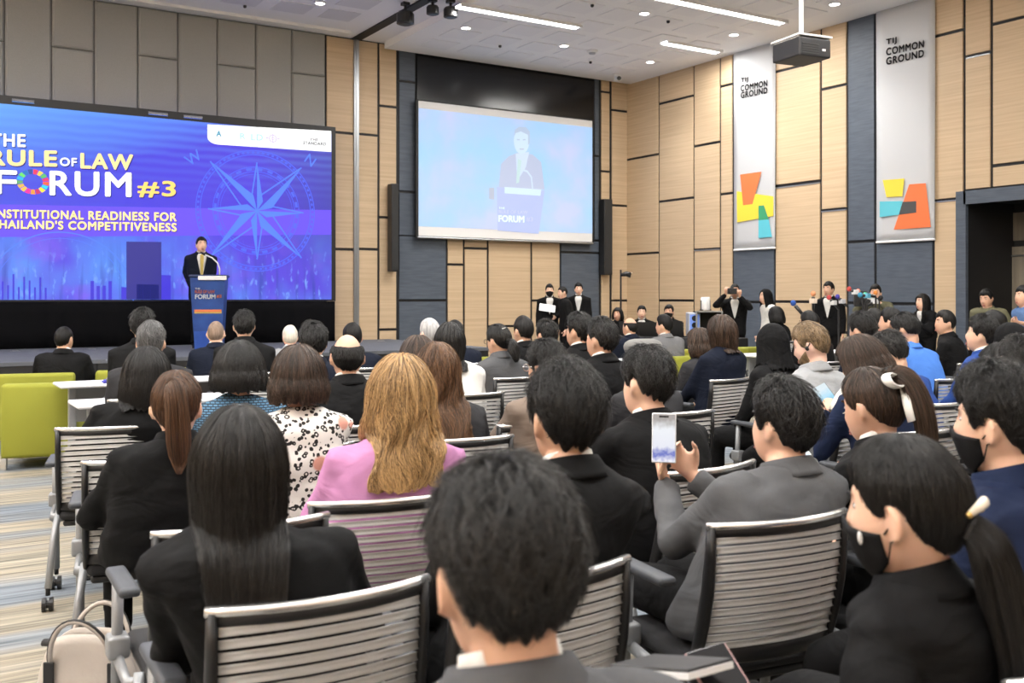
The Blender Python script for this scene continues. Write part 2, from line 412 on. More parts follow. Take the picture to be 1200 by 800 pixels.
# added fill: unseen uplight ledges, put in to brighten the ceiling
def cove(x0, x1, y0, y1, label):
    t = thing('fill_light', label, 'fill light', ((x0 + x1) / 2, (y0 + y1) / 2, CEIL - .55)); a, b_ = (x1 - x0) / 2, (y1 - y0) / 2
    MB().box(-a, a, -b_, b_, -.06, 0).build('ledge', M_WHITE, t); MB().box(-a + .08, a - .08, -b_ + .08, b_ - .08, 0, .03).build('fill_strip', M_LAMP, t)
    ld = bpy.data.lights.new('fill_lamp', 'AREA'); ld.shape = 'RECTANGLE'; ld.size = 2 * a - .1; ld.size_y = 2 * b_ - .1; ld.energy = (30 if a < b_ else 9) * max(2 * a, 2 * b_); ld.color = (1, .98, .96)
    lo = bpy.data.objects.new('fill_lamp', ld); COL.objects.link(lo); lo.parent = t; lo.location = (0, 0, .05); lo.rotation_euler = (PI, 0, 0)
cove(XL, XL + .5, YR, YW, 'added fill-light ledge along the left wall, out of view'); cove(XL + .5, XW, YR, YR + .5, 'added fill-light ledge along the rear wall, out of view')
# linear luminaires
def strip(x0, x1, y, z, label, light=True, lens=((0, 1),), cat='ceiling light'):
    t = thing('linear_ceiling_light', label, cat, ((x0 + x1) / 2, y, z), group='linear ceiling lights'); h = (x1 - x0) / 2
    MB().box(-h, h, -.12, -.085, -.05, .0).box(-h, h, .085, .12, -.05, .0).box(-h, h, -.085, .085, -.012, 0).build('housing', M_WHITE, t)
    for a, b in lens: MB().box(-h + 2 * h * a, -h + 2 * h * b, -.085, .085, -.03, -.012).build('diffuser', M_LAMP, t)
    if light:
        ld = bpy.data.lights.new('tube_light', 'AREA'); ld.shape = 'RECTANGLE'; ld.size = 2 * h; ld.size_y = .17; ld.energy = LIGHT_STRIP_W * 2 * h / 4; ld.color = (1, .975, .94)
        lo = bpy.data.objects.new('tube_light', ld); COL.objects.link(lo); lo.parent = t; lo.location = (0, 0, -.06)
    return t
sx0, sy0 = on_plane(543, 2, CL); sx1, sy1 = on_plane(835, 62, CL); sya = (sy0 + sy1) / 2
strip(sx0, sx0 + (sx1 - sx0) * .42, sya, CL, 'bright linear ceiling light starting at the corner of the dropped perforated ceiling')
strip(sx1 - (sx1 - sx0) * .24, sx1, sya, CL, 'short bright linear ceiling light ending at the right wood wall')
tx0, ty0 = on_plane(812, 1, CL); tx1, ty1 = on_plane(900, 24, CL); tya = (ty0 + ty1) / 2
strip(tx0 - 1.0, tx1 + .3, tya, CL, 'linear ceiling light running above the hanging projector')
# the same rows go on over the audience, out of the picture
for k, yy in enumerate((1.2, 4.4, 7.6)):
    for xx in (-4.5, 0.0, 4.5, 9.0):
        strip(xx - 1.5, xx + 1.5, yy, CEIL if xx < xc else CL, 'linear ceiling light over the rows of the audience')
for xx in (-4.5, 0.0):
    strip(xx - 1.5, xx + 1.5, sya - 1.5, CEIL, 'linear ceiling light over the left side of the stage front')
# downlights
def downlight(px, py, label):
    z = CL if px > 480 else CEIL
    x, y = on_plane(px, py, z); t = thing('ceiling_downlight', label, 'downlight', (x, y, z), group='ceiling downlights')
    MB().lathe([(.105, 0), (.105, -.02), (.085, -.022), (.08, -.004)], 20).build('trim_ring', M_WHITE, t)
    MB().lathe([(.082, -.002), (.082, -.012), (.05, -.02), (.001, -.022)], 20).build('lens', M_LAMP, t)
    ld = bpy.data.lights.new('spot', 'SPOT'); ld.energy = LIGHT_DOWN_W * 4; ld.spot_size = math.radians(95); ld.spot_blend = .8; ld.shadow_soft_size = .1; ld.color = (1, .97, .93)
    lo = bpy.data.objects.new('spot', ld); COL.objects.link(lo); lo.parent = t; lo.location = (0, 0, -.05)
for px, py, lb in ((375, 3, 'round downlight in the left ceiling above the grey padded wall'), (546, 32, 'round downlight in the perforated ceiling above the black backing, leftmost'),
                   (661, 53, 'round downlight in the perforated ceiling above the middle of the projection screen'), (762, 72, 'round downlight nearest the corner of the wood walls'),
                   (755, 15, 'round downlight between the two rows of linear lights'), (860, 40, 'round downlight left of the projector, near the narrow banner'),
                   (978, 4, 'round downlight right of the projector pole')): downlight(px, py, lb)
for px, py, lb in ((586, 52, 'small dark ceiling sensor above the projection screen'), (692, 71, 'small dark ceiling sensor near the right end of the black backing'),
                   (694, 4, 'small dark sensor at the top edge of the picture'), (783, 23, 'small dark sensor beside the downlight between the linear lights'), (287, 5, 'small dark sensor over the grey padded wall')):
    z = CL if px > 480 else CEIL; x, y = on_plane(px, py, z)
    t = thing('ceiling_sensor', lb, 'sensor', (x, y, z), group='ceiling sensors')
    MB().lathe([(.05, 0), (.05, -.012), (.03, -.02)], 14).build('base', M_WHITE, t); MB().lathe([(.03, -.02), (.03, -.05), (.012, -.065)], 12).build('sensor_head', M_BLKPL, t)
x, y = on_plane(694, 59, CL); t = thing('smoke_detector', 'white smoke detector disc on the perforated ceiling', 'smoke detector', (x, y, CL))
MB().lathe([(.11, 0), (.11, -.03), (.08, -.05)], 20).build('base', M_WHITE, t); MB().lathe([(.07, -.05), (.06, -.075), (.02, -.08)], 16).build('cap', M_ALU, t)
# black speakers / lights hung from the partition track
for px, py, lb, s in ((475, 6, 'black box hung from the ceiling partition track', 1.0), (507, 2, 'black spotlight hung at the edge of the dropped ceiling', .7), (528, 3, 'black spotlight just left of the linear light', .8)):
    x, y = on_plane(px, py - 3, CEIL); t = thing('hanging_fixture', lb, 'spotlight', (x, y, CEIL))
    MB().box(-.06, .06, -.06, .06, -.05, 0).build('mount', M_BLKPL, t)
    MB().tube([(0, 0, -.05), (0, 0, -.16 * s)], .025).build('stem', M_BLKPL, t)
    MB().lathe([(.12 * s, -.16 * s), (.15 * s, -.2 * s), (.15 * s, -.36 * s), (.10 * s, -.38 * s)], 16).build('head', M_BLKPL, t)
# cctv camera in the corner
x, y = on_plane(722, 86, CL); t = thing('security_camera', 'small white dome security camera in the ceiling corner', 'camera', (x, y, CL))
MB().lathe([(.07, 0), (.07, -.05), (.05, -.06)], 16).build('base', M_WHITE, t)
MB().tube([(0, 0, -.05), (0, -.02, -.12), (-.05, -.16, -.14)], [.05, .06, .06], 12).build('camera_body', M_WHITE, t)
MB().tube([(-.05, -.16, -.14), (-.06, -.19, -.145)], .045, 12).build('lens', M_BLKPL, t)

# ------------------------------------------------------------------ stage
SH = 0.62; YS = 14.03
xs1 = on_back(574, 400, YS)[0]
stage = struct('floor_1', MB().box(XL, xs1, YS, YW - .04, SH - .05, SH), M_STAGE)
MB().box(XL, xs1 - .03, YS + .03, YW - .05, 0, SH - .05).build('stage_skirt', M_BLACK, stage)
for k in range(14):
    xx = xs1 - .05 - k * 1.2
    if xx - 1.2 < XL: break
    MB().box(xx - 1.19, xx - .01, YS + .012, YS + .03, .005, SH - .055).build('skirt_panel', M_BLACK, stage)
for px, py in ((18, 411.5), (107, 409), (447, 399.5), (477, 398.5), (150, 404)):
    x, y = on_plane(px, py, SH); MB().lathe([(.07, 0), (.07, .006), (.05, .008)], 14, (x, y, SH)).build('floor_socket', M_ALU, stage)

# ------------------------------------------------------------------ LED wall
YLED = YW - .38
lx1, lz0 = on_back(388.5, 351, YLED); lz1 = on_back(388.5, 157, YLED)[1]; lx0 = on_back(-190, 300, YLED)[0]
lz0 = on_back(200, 351, YLED)[1]
def led_mat():
    m = bpy.data.materials.new('led_picture'); m.use_nodes = True; nt = m.node_tree; nd, ln = nt.nodes, nt.links
    b = nd['Principled BSDF']; b.inputs['Base Color'].default_value = (.01, .01, .02, 1); b.inputs['Roughness'].default_value = .5
    g = nd.new('ShaderNodeTexCoord'); sp = nd.new('ShaderNodeSeparateXYZ'); ln.new(g.outputs['Object'], sp.inputs[0])
    W, H = lx1 - lx0, lz1 - lz0
    def rng(o, a, c):
        r = nd.new('ShaderNodeMapRange'); r.inputs[1].default_value = a; r.inputs[2].default_value = c; ln.new(o, r.inputs[0]); return r.outputs[0]
    u = rng(sp.outputs[0], -W, 0.0); v = rng(sp.outputs[2], 0.0, H)
    def noise(sc, det=2):
        mp = nd.new('ShaderNodeMapping'); mp.inputs['Scale'].default_value = sc; ln.new(g.outputs['Object'], mp.inputs[0])
        n = nd.new('ShaderNodeTexNoise'); n.inputs['Scale'].default_value = 1; n.inputs['Detail'].default_value = det; ln.new(mp.outputs[0], n.inputs['Vector']); return n.outputs['Fac']
    def math_(op, a, c):
        q = nd.new('ShaderNodeMath'); q.operation = op
        for i, s in enumerate((a, c)):
            if isinstance(s, (int, float)): q.inputs[i].default_value = s
            else: ln.new(s, q.inputs[i])
        return q.outputs[0]
    def mix(f, a, c):
        q = nd.new('ShaderNodeMix'); q.data_type = 'RGBA'; q.clamp_factor = True
        ln.new(f, q.inputs[0]) if not isinstance(f, float) else setattr(q.inputs[0], 'default_value', f)
        for i, s in ((6, a), (7, c)):
            if isinstance(s, tuple): q.inputs[i].default_value = (*s, 1)
            else: ln.new(s, q.inputs[i])
        return q.outputs[2]
    # deep blue to violet, a lighter blue sweep at the upper left
    base = ramp(nd, [(0.0, (0.05, 0.10, 0.75)), (0.55, (0.06, 0.045, 0.74)), (0.8, (0.07, 0.035, 0.70)), (1.0, (0.045, 0.04, 0.42))]); ln.new(u, base.inputs[0])
    sweep = math_('SUBTRACT', math_('ADD', math_('MULTIPLY', v, 1.25), math_('MULTIPLY', noise((.35, 1, 1.6), 2), .25)), math_('MULTIPLY', u, .85))
    c = mix(rng(sweep, .62, 1.15), base.outputs[0], (0.11, 0.36, 0.98))
    # cyan, pink and violet glow over the skyline at the bottom
    low = rng(v, .52, .18)
    cy = mix(rng(noise((.7, 1, .5), 3), .42, .64), (0.10, 0.06, 0.74), (0.10, 0.34, 0.93))
    cy = mix(rng(noise((1.1, 1, 1.3), 4), .5, .72), cy, (0.26, 0.11, 0.86))
    c = mix(math_('MULTIPLY', low, math_('ADD', .35, math_('MULTIPLY', noise((.5, 1, .2), 1), .9))), c, cy)
    # skyline of vertical streaks
    sk = math_('MULTIPLY', rng(noise((7, 1, .6), 3), .52, .68), rng(v, .34, .1))
    c = mix(math_('MULTIPLY', sk, .75), c, (0.03, 0.05, 0.42))
    sk2 = math_('MULTIPLY', rng(noise((11, 1, 5), 4), .58, .7), rng(v, .38, .12))
    c = mix(math_('MULTIPLY', sk2, .8), c, (0.20, 0.40, 1.0))
    # fine pixel rows
    wv = nd.new('ShaderNodeTexWave'); wv.bands_direction = 'Z'; wv.inputs['Scale'].default_value = 2.2; wv.inputs['Distortion'].default_value = 1.5; ln.new(g.outputs['Object'], wv.inputs['Vector'])
    c = mix(math_('MULTIPLY', math_('MULTIPLY', wv.outputs['Fac'], rng(v, .55, 1.0)), .25), c, (0.16, 0.45, 1.0))
    ln.new(c, b.inputs['Emission Color']); b.inputs['Emission Strength'].default_value = .78
    return m
LEDE = 0.85
def emi(name, col, s=1.0): return mat(name, tuple(.02 * c for c in col), .5, emis=col, estr=s * LEDE)
led = thing('led_screen', 'large blue LED screen with the forum title and a compass', 'screen', (lx1, YLED, lz0))
MB().box(lx0 - lx1, 0, 0, .10, 0, lz1 - lz0).build('picture', led_mat(), led)
fb = .09
MB().box(lx0 - lx1 - fb, fb, .02, .12, -.03, 0).box(lx0 - lx1 - fb, fb, .02, .12, lz1 - lz0, lz1 - lz0 + fb + .05).box(0, fb, .02, .12, 0, lz1 - lz0).box(lx0 - lx1 - fb, lx0 - lx1, .02, .12, 0, lz1 - lz0).build('bezel', M_BLKPL, led)
for px in (27, 185, 226):
    xx = on_back(px, 130, YLED)[0] - lx1; MB().tube([(xx - .16, .0, lz1 - lz0 + .07), (xx + .16, .0, lz1 - lz0 + .07)], [(.03, .03), (.03, .03)], 10).build('bracket', M_CHROME, led)
LAY = [0]
def led_place(u, v, k=None):
    x, z = on_back(u, v, YLED); return (x - lx1, -.004 - .0015 * LAY[0], z - lz0)
def ledtext(body, x0, y0, x1, y1, m, bold=.03, tilt=0.0, lay=3, sp=1.12, name='lettering'):
    LAY[0] = lay
    # box in pixels, y grows downward; tilt is the drop of the baseline in pixels over the box (perspective of the wall)
    def pl(u, v): return led_place(u, v + tilt * (u - x0) / (x1 - x0))
    return text_fit(name, body, (x0, y1, x1, y0), m, led, pl, bold, sp)
E_W = emi('led_white', (1, 1, 1), 1.25); E_G = emi('led_gold', (1.0, 0.60, 0.16), 1.2); E_GS = emi('led_cream', (1.0, 0.72, 0.30), 1.25); E_L = emi('led_lightblue', (0.085, 0.21, 0.98)); E_L2 = emi('led_midblue', (0.075, 0.13, 0.88))
E_D = emi('led_darkblue', (0.035, 0.03, 0.32)); E_SH = emi('led_shadow', (0.02, 0.02, 0.2)); E_B = emi('led_band', (0.135, 0.075, 0.85))
def ledpoly(pts, m, lay=1, name='shape', par=None):
    LAY[0] = lay; p = [led_place(u, v) for u, v in pts]; return MB().add(p, [tuple(range(len(p)))]).build(name, m, led if par is None else par)
ledpoly([(-190, 236), (300, 245), (388, 246), (388, 275), (-190, 279)][::-1], E_B, 1, 'band')
def ltxt(*a, **k):
    t = ledtext(*a, **k)
    return t
for dx, dy, m, ly in ((1.0, 1.2, E_SH, 2), (0, 0, None, 3)):
    ledtext('THE', -11 + dx, 156 + dy, 30 + dx, 171 + dy, m or E_W, .035, 1.5, ly)
    ledtext('RULE', -13 + dx, 175 + dy, 67 + dx, 194 + dy, m or E_GS, .045, 1.5, ly)
    ledtext('OF', 70 + dx, 184.5 + dy, 90 + dx, 194.5 + dy, m or E_W, .035, .6, ly)
    ledtext('LAW', 94 + dx, 179 + dy, 156 + dx, 197.5 + dy, m or E_GS, .045, 2, ly)
    ledtext('F', -8 + dx, 199 + dy, 20 + dx, 227 + dy, m or E_W, .03, .8, ly)
    ledtext('RUM', 58 + dx, 200 + dy, 154 + dx, 229 + dy, m or E_W, .03, 2.2, ly)
    ledtext('#3', 161 + dx, 211 + dy, 206 + dx, 231 + dy, m or E_G, .03, 1.2, ly)
    ledtext('INSTITUTIONAL READINESS FOR', -7 + dx * .7, 245 + dy * .7, 207 + dx * .7, 255.5 + dy * .7, m or E_GS, .045, 4, ly)
    ledtext("THAILAND'S COMPETITIVENESS", -11 + dx * .7, 257 + dy * .7, 207 + dx * .7, 267.5 + dy * .7, m or E_GS, .045, 4, ly)
# colour wheel in place of the O
wheel = [(0.75, .03, .08), (.75, .5, .05), (.08, .4, .1), (.6, .03, .1), (.9, .1, .03), (.02, .5, .75), (.95, .6, .03), (.45, .02, .1), (.9, .25, .03), (.75, .02, .25), (.95, .4, .05), (.6, .35, .06), (.1, .3, .12), (.02, .35, .7), (.1, .55, .1), (.01, .13, .4), (.02, .06, .25)]
cx, cz = on_back(38.5, 213, YLED); R1 = .20; 
for k, c in enumerate(wheel):
    m = MB(); A = []; B = []
    for q in range(4):
        a = 2 * PI * (k + .08 + .84 * q / 3) / 17
        A.append((cx - lx1 + 1.18 * R1 * math.sin(a), -.009, cz - lz0 + R1 * math.cos(a))); B.append((cx - lx1 + 1.18 * .62 * R1 * math.sin(a), -.009, cz - lz0 + .62 * R1 * math.cos(a)))
    m.add(A + B[::-1], [tuple(range(8))]); m.build('wheel_segment', emi('wheel_%d' % k, c, 1.3), led)
# compass rose
ccx, ccz = on_back(301, 247, YLED); RC = (on_back(301, 176, YLED)[1] - ccz)
comp = MB()
def ringm(mb, r0, r1, a0=0, a1=2 * PI, n=72, y=-.0065):
    A = []; B = []
    for k in range(n + 1):
        a = a0 + (a1 - a0) * k / n; A.append((r1 * math.sin(a), y, r1 * math.cos(a))); B.append((r0 * math.sin(a), y, r0 * math.cos(a)))
    v = A + B; mb.add(v, [(k, k + 1, n + 2 + k, n + 1 + k) for k in range(n)])
for r0, r1 in ((.985, 1.0), (.915, .93), (.715, .727), (.64, .652), (.60, .607)): ringm(comp, RC * r0, RC * r1)
for k in range(72): ringm(comp, RC * .945, RC * .975, 2 * PI * k / 72, 2 * PI * (k + .45) / 72, 2)
for k in range(24): ringm(comp, RC * .665, RC * .705, 2 * PI * k / 24, 2 * PI * (k + .5) / 24, 3)
crose = comp.build('compass_ring', E_L2, led); crose.location = (ccx - lx1, 0, ccz - lz0)
star = MB()
for k in range(8):
    a = PI / 4 * k; L = RC * (1.08 if k % 2 else .80); wdt = RC * (.14 if k % 2 else .10)
    d = np.array([math.sin(a), math.cos(a)]); n = np.array([d[1], -d[0]]); t_ = d * L; s1 = d * wdt * 1.6 + n * wdt; s2 = d * wdt * 1.6 - n * wdt
    lay = -.008 - .0006 * (k % 2)
    star.add([(0, lay, 0), (s1[0], lay, s1[1]), (t_[0], lay, t_[1])], [(0, 1, 2)])
    for q in ((s2, t_),):
        e = .012
        for p0, p1 in (((0, 0), s2), (s2, t_)):
            p0 = np.array(p0); dd = p1 - p0; nn = np.array([dd[1], -dd[0]]) / np.linalg.norm(dd) * e
            star.add([(p0[0] - nn[0], lay, p0[1] - nn[1]), (p1[0] - nn[0], lay, p1[1] - nn[1]), (p1[0] + nn[0], lay, p1[1] + nn[1]), (p0[0] + nn[0], lay, p0[1] + nn[1])], [(0, 1, 2, 3)])
sr = star.build('compass_star', E_L, led); sr.location = (ccx - lx1, 0, ccz - lz0)
def compass_letter(ch, px, py, rot):
    me = text_mesh(ch, .0); o = obj('compass_letter', me, E_L, led); x, z = on_back(px, py, YLED)
    o.location = (x - lx1, -.009, z - lz0); o.rotation_euler = (PI / 2, rot, 0); o.scale = (.27,) * 3
compass_letter('W', 222, 195, math.radians(-35)); compass_letter('N', 355, 188, math.radians(35))
# globe outline and building silhouettes on the picture
gl = MB(); GR = 1.12; gx, gz = on_back(72, 352, YLED)
ringm(gl, GR * .985, GR, -PI / 2, PI / 2, 48, -.006); ringm(gl, GR * .9, GR * .905, -PI / 2, PI / 2, 48, -.006)
for k in (-.6, -.25, .25, .6):
    n = 24; A = [(GR * k * math.cos(PI * q / n - PI / 2) * 1.0, -.006, GR * math.cos(PI * q / n - PI / 2 + 0) * 0) for q in range(n)]
g = gl.build('globe_outline', E_L, led); g.location = (gx - lx1, 0, gz - lz0)
E_T = emi('led_tower', (0.03, 0.028, 0.26)); E_T2 = emi('led_tower_far', (0.05, 0.035, 0.62))
for x0, x1, y0, m in ((148, 189, 283, E_T), (189, 200, 322, E_T2), (142, 148, 336, E_T2), (160, 186, 333, emi('led_tower_low', (0.018, 0.022, 0.13)))):
    ledpoly([(x0, 350.8), (x1, 350.8), (x1, y0 + .5), (x0, y0)], m, 2 if m is E_T2 else 3, 'tower_picture')
for k in range(9):
    x0 = 2 + k * 6.3; h = random.uniform(12, 38); ledpoly([(x0, 350.8), (x0 + 2.2, 350.8), (x0 + 2.2, 350 - h), (x0, 350 - h)], E_T2, 2, 'tower_picture')
for k in range(4):
    x0 = 106 + k * 7; h = random.uniform(14, 30); ledpoly([(x0, 350.8), (x0 + 4, 350.8), (x0 + 4, 350 - h), (x0, 350 - h)], E_T2, 2, 'tower_picture')
# white logo strip
pts = [(388, 153.5), (388, 178), (258, 169.5)] + [(258 - 15 * math.sin(a), 169.5 - 9 * (1 - math.cos(a)) - 0) for a in np.linspace(.2, PI / 2, 6)] + [(243, 145.8)]
ledpoly(pts[::-1], emi('led_white_strip', (1, 1, 1), 1.15), 2, 'logo_strip')
E_P = emi('logo_pale_blue', (.45, .75, .85)); E_P2 = emi('logo_pale_violet', (.6, .5, .75)); E_K = emi('logo_black', (.02, .02, .03))
ledtext('A', 253, 153, 259.5, 160, emi('logo_teal', (.1, .35, .5)), .05, .3, 4); ledtext('TIJ', 262, 154, 271, 160, emi('logo_pale_pink', (.9, .75, .8)), .01, .3, 4); ledtext('INSTITUTE', 254, 162.5, 272, 164, E_P, .0, .8, 4)
ledtext('R', 281, 155.8, 287.5, 163, E_P, .03, .3, 4); ledtext('LD', 294, 157, 308, 164.5, E_P, .03, .5, 4)
mm = MB(); ringm(mm, .055, .075, 0, 2 * PI, 20, -.012); ringm(mm, .02, .035, 0, 2 * PI, 12, -.012); mm.box(-.13, -.08, -.013, -.011, -.012, .012).box(.08, .13, -.013, -.011, -.012, .012).box(-.008, .008, -.013, -.011, -.085, .085)
q = mm.build('logo_emblem', E_P2, led); ex, ez = on_back(319.5, 162.3, YLED); q.location = (ex - lx1, 0, ez - lz0)
ledtext('RULE OF LAW', 328, 160.8, 350, 163, E_P, .0, .8, 4); ledtext('INDEX', 328, 164, 340, 166, E_P, .0, .4, 4)
ledtext('THE', 363, 161.8, 372.5, 165, E_K, .03, .4, 4); ledtext('STANDARD', 355, 165.4, 382, 169.2, E_K, .04, 1.6, 4)
# black backing below the LED wall
bd = thing('stage_backdrop', 'black drape hung below the LED screen behind the stage', 'drape', (lx1 + .08, YLED + .03, SH))
G = []
for i in range(220):
    xx = (lx0 - lx1) * i / 219; G.append([(xx, .012 * math.sin(i * .5) + .004 * math.sin(i * 1.3), z) for z in (0.004, .28, .56, lz0 - SH - .035)])
MB().sheet(np.array(G), .01).build('drape', mat('drape_black', (.004, .004, .005), .9, spec=.1), bd, True)
MB().box(lx0 - lx1, 0, .05, .08, lz0 - SH - .06, lz0 - SH - .035).build('rail', M_BLKPL, bd)

# ------------------------------------------------------------------ projection screen
YP = YW - .2
ax, az1 = on_back(490.5, 117.5, YP); bx, _ = on_back(694, 142, YP); az0 = on_back(592, 279.7, YP)[1]; az1 = on_back(592, 129.8, YP)[1]
scr = thing('projection_screen', 'white projection screen showing the speaker at the lectern', 'screen', (ax, YP, az0)); SWD, SHT = bx - ax, az1 - az0
def scr_mat():
    m = bpy.data.materials.new('projected_picture'); m.use_nodes = True; nt = m.node_tree; nd, ln = nt.nodes, nt.links; b = nd['Principled BSDF']
    b.inputs['Base Color'].default_value = (.2, .2, .2, 1); b.inputs['Roughness'].default_value = .8
    g = nd.new('ShaderNodeTexCoord'); n = nd.new('ShaderNodeTexNoise'); n.inputs['Scale'].default_value = .9; n.inputs['Detail'].default_value = 3
    ln.new(g.outputs['Object'], n.inputs['Vector']); r = ramp(nd, [(.35, (.25, .60, .98)), (.5, (.33, .58, 1.0)), (.65, (.48, .58, 1.0))]); ln.new(n.outputs['Fac'], r.inputs[0])
    ln.new(r.outputs[0], b.inputs['Emission Color']); b.inputs['Emission Strength'].default_value = .62; return m
MB().box(0, SWD, 0, .01, 0, SHT).build('fabric', mat('screen_fabric', (.72, .72, .72), .85), scr)
MB().box(.0, SWD, -.004, -.001, SHT * .07, SHT * .945).build('projected_picture', scr_mat(), scr)
MB().box(-.05, SWD + .05, .011, .05, -.05, SHT + .03).build('border', M_BLACK, scr)
for qx in (.2, SWD - .2): MB().box(qx - .05, qx + .05, .05, .162, SHT * .8, SHT * .86).build('bracket', M_BLACK, scr)
MB().tube([(-.02, .0, -.03), (SWD + .02, .0, -.03)], .022, 10).build('bottom_bar', M_ALU, scr)
def pm(name, col, s=.5): return mat(name, (.2, .2, .2), .8, emis=tuple(.45 * c + .55 * q for c, q in zip(col, (.42, .60, .98))), estr=s * 1.25)
def scp(u, v):   # pixel -> screen space
    x, z = on_back(u, v, YP); return x - ax, z - az0
def scrpoly(pts, m, lay, name):
    y = -.006 - .002 * lay; p = [(scp(u, v)[0], y, scp(u, v)[1]) for u, v in pts]; return MB().add(p, [tuple(range(len(p)))]).build(name, m, scr)
def scrtext(body, x0, y0, x1, y1, m, bold, tilt=1.0):
    def pl(u, v): a, c = scp(u, v + tilt * (u - x0) / (x1 - x0)); return (a, -.018, c)
    return text_fit('lettering', body, (x0, y1, x1, y0), m, scr, pl, bold)
scrpoly([(584, 222), (587, 192), (596, 183), (606, 179), (624, 181), (634, 190), (638, 222)][::-1], pm('pic_suit', (.48, .47, .60), .45), 0, 'picture_suit')
scrpoly([(604, 180), (606, 212), (616, 196), (620, 178)][::-1], pm('pic_shirt', (.72, .85, .95), .5), 1, 'picture_shirt')
scrpoly([(606.5, 186), (604.5, 215), (608, 214), (611, 188)], pm('pic_tie', (.5, .85, .45), .5), 2, 'picture_tie')
hp = [(611 + 9.2 * math.cos(a), 165 - 15.5 * math.sin(a)) for a in np.linspace(0, 2 * PI, 22, endpoint=False)]
scrpoly(hp[::-1], pm('pic_face', (.62, .80, .78), .55), 1, 'picture_face')
scrpoly([(602, 160), (603, 152), (608, 148.5), (616, 149), (620.5, 154), (620.5, 168), (618.5, 170), (618.5, 158), (610, 154), (604, 156)][::-1], pm('pic_hair', (.45, .58, .72), .42), 2, 'picture_hair')
for e in (607, 614): scrpoly([(e - 1.6, 163), (e + 1.6, 163), (e + 1.6, 164.4), (e - 1.6, 164.4)][::-1], pm('pic_hair', (0, 0, 0)), 3, 'picture_eye')
scrpoly([(608, 174), (614, 174), (613, 175.4), (609, 175.4)][::-1], pm('pic_tie2', (.55, .55, .62), .4), 3, 'picture_mouth')
scrpoly([(582, 219), (583, 270), (631, 274), (638, 223)], pm('pic_lectern', (.38, .42, .92), .45), 1, 'picture_lectern')
scrpoly([(591, 219), (591, 226.5), (633, 229.5), (634, 222)], pm('pic_board', (.70, .92, .97), .55), 3, 'picture_nameboard')
for p in ([(613, 198), (618, 200), (623, 207), (624.5, 221), (623, 221), (621.5, 208), (617, 202), (612, 200)],): scrpoly(p[::-1], pm('pic_mic', (.75, .9, .95), .5), 4, 'picture_microphone')
scrpoly([(573, 220), (579, 220), (579, 234), (573, 233)], pm('pic_hand', (.55, .5, .5), .4), 0, 'picture_lamp')
scrtext('THE', 584, 242.5, 591, 245, pm('pic_white', (.9, 1, 1), .7), .02, .2); scrtext('RULE OF LAW', 584, 246, 618, 250, pm('pic_gold', (.75, .62, .72), .5), .03, .8)
scrtext('FORUM', 583.5, 252, 614, 260, pm('pic_white', (1, 1, 1)), .05, .9); scrtext('#3', 616, 254, 624, 260, pm('pic_gold', (1, 1, 1)), .04, .2)

# column loudspeakers left and right of the screen
for x0, x1, y0, y1, lb in ((456, 467, 215, 318, 'tall black column loudspeaker left of the projection screen'), (705, 717, 233, 322, 'tall black column loudspeaker right of the projection screen')):
    a, z1 = on_back(x0, y0, YW - .2); b, _ = on_back(x1, y0, YW - .2); z0 = on_back(x0, y1, YW - .2)[1]
    t = thing('column_speaker', lb, 'loudspeaker', ((a + b) / 2, YW - .05, z0)); w = (b - a) / 2 * .8
    MB().rbox(-w, w, -.22, -.02, 0, z1 - z0, .02).build('cabinet', M_BLKPL, t)
    MB().box(-w * .8, w * .8, -.228, -.218, .05, z1 - z0 - .05).build('grille', mat('speaker_grille', (.02, .02, .02), .7, bump=.6, bscale=150), t)
    for zz in (.2, z1 - z0 - .25): MB().box(-.03, .03, -.03, .03, zz, zz + .05).build('bracket', M_ALU, t)

# ------------------------------------------------------------------ banners on the right wall
M_BAN = mat('banner_cloth', (.49, .50, .515), .7, bump=.05, bscale=8)
def banner(x0, x1, y0, y1, label):
    XB = XW - .07; a, zt = on_right(x0, y0, XB); b, _ = on_right(x1, y0, XB); zb = on_right(x0, y1, XB)[1]
    t = thing('wall_banner', label, 'banner', (XB, a, zb)); W = a - b; H = zt - zb
    G = np.array([[(.006 * math.sin(i * 1.3 + j * .2), -W * i / 8, H * j / 24) for j in range(25)] for i in range(9)])
    MB().sheet(G, .004).build('cloth', M_BAN, t, True)
    MB().box(-.02, .02, -W, 0, H - .03, H + .03).build('top_rail', M_BLKPL, t); MB().tube([(0, 0, 0), (0, -W, 0)], .02, 8).build('bottom_rod', M_WHITE, t)
    def pl(u, v):
        yy, z = on_right(u, v, XB - .015); return (-.018, yy - a, z - zb)
    return t, pl
def flat(t, pl, pts, m, dx=0, name='shape'):
    p = [np.array(pl(u, v)) - np.array([dx, 0, 0]) for u, v in pts]; return MB().add(p, [tuple(range(len(p)))]).build(name, m, t)
C_OR = mat('print_orange', (.80, .17, .05), .7); C_YE = mat('print_yellow', (.80, .60, .05), .7); C_TE = mat('print_teal', (.10, .48, .58), .7); C_GR = mat('print_green', (.04, .30, .14), .7)
C_DK = mat('print_charcoal', (.06, .06, .06), .7); C_BK = mat('print_black', (.01, .01, .012), .7)
def btext(t, pl, body, x0, yl0, x1, h, slope, m=C_BK):
    return text_fit('lettering', body, (x0, yl0 + h, x1, yl0), m, t, lambda u, v: pl(u, v + slope * (u - x0)), .045, 1.15)
t, pl = banner(860, 908.5, 54, 293, 'narrow white hanging banner left of the projector with an S-like shape')
btext(t, pl, 'TIJ', 868, 91.5, 877, 7, -.21); btext(t, pl, 'COMMON', 868, 100, 899.5, 7.5, -.21); btext(t, pl, 'GROUND', 868, 108, 899.5, 7.5, -.2)
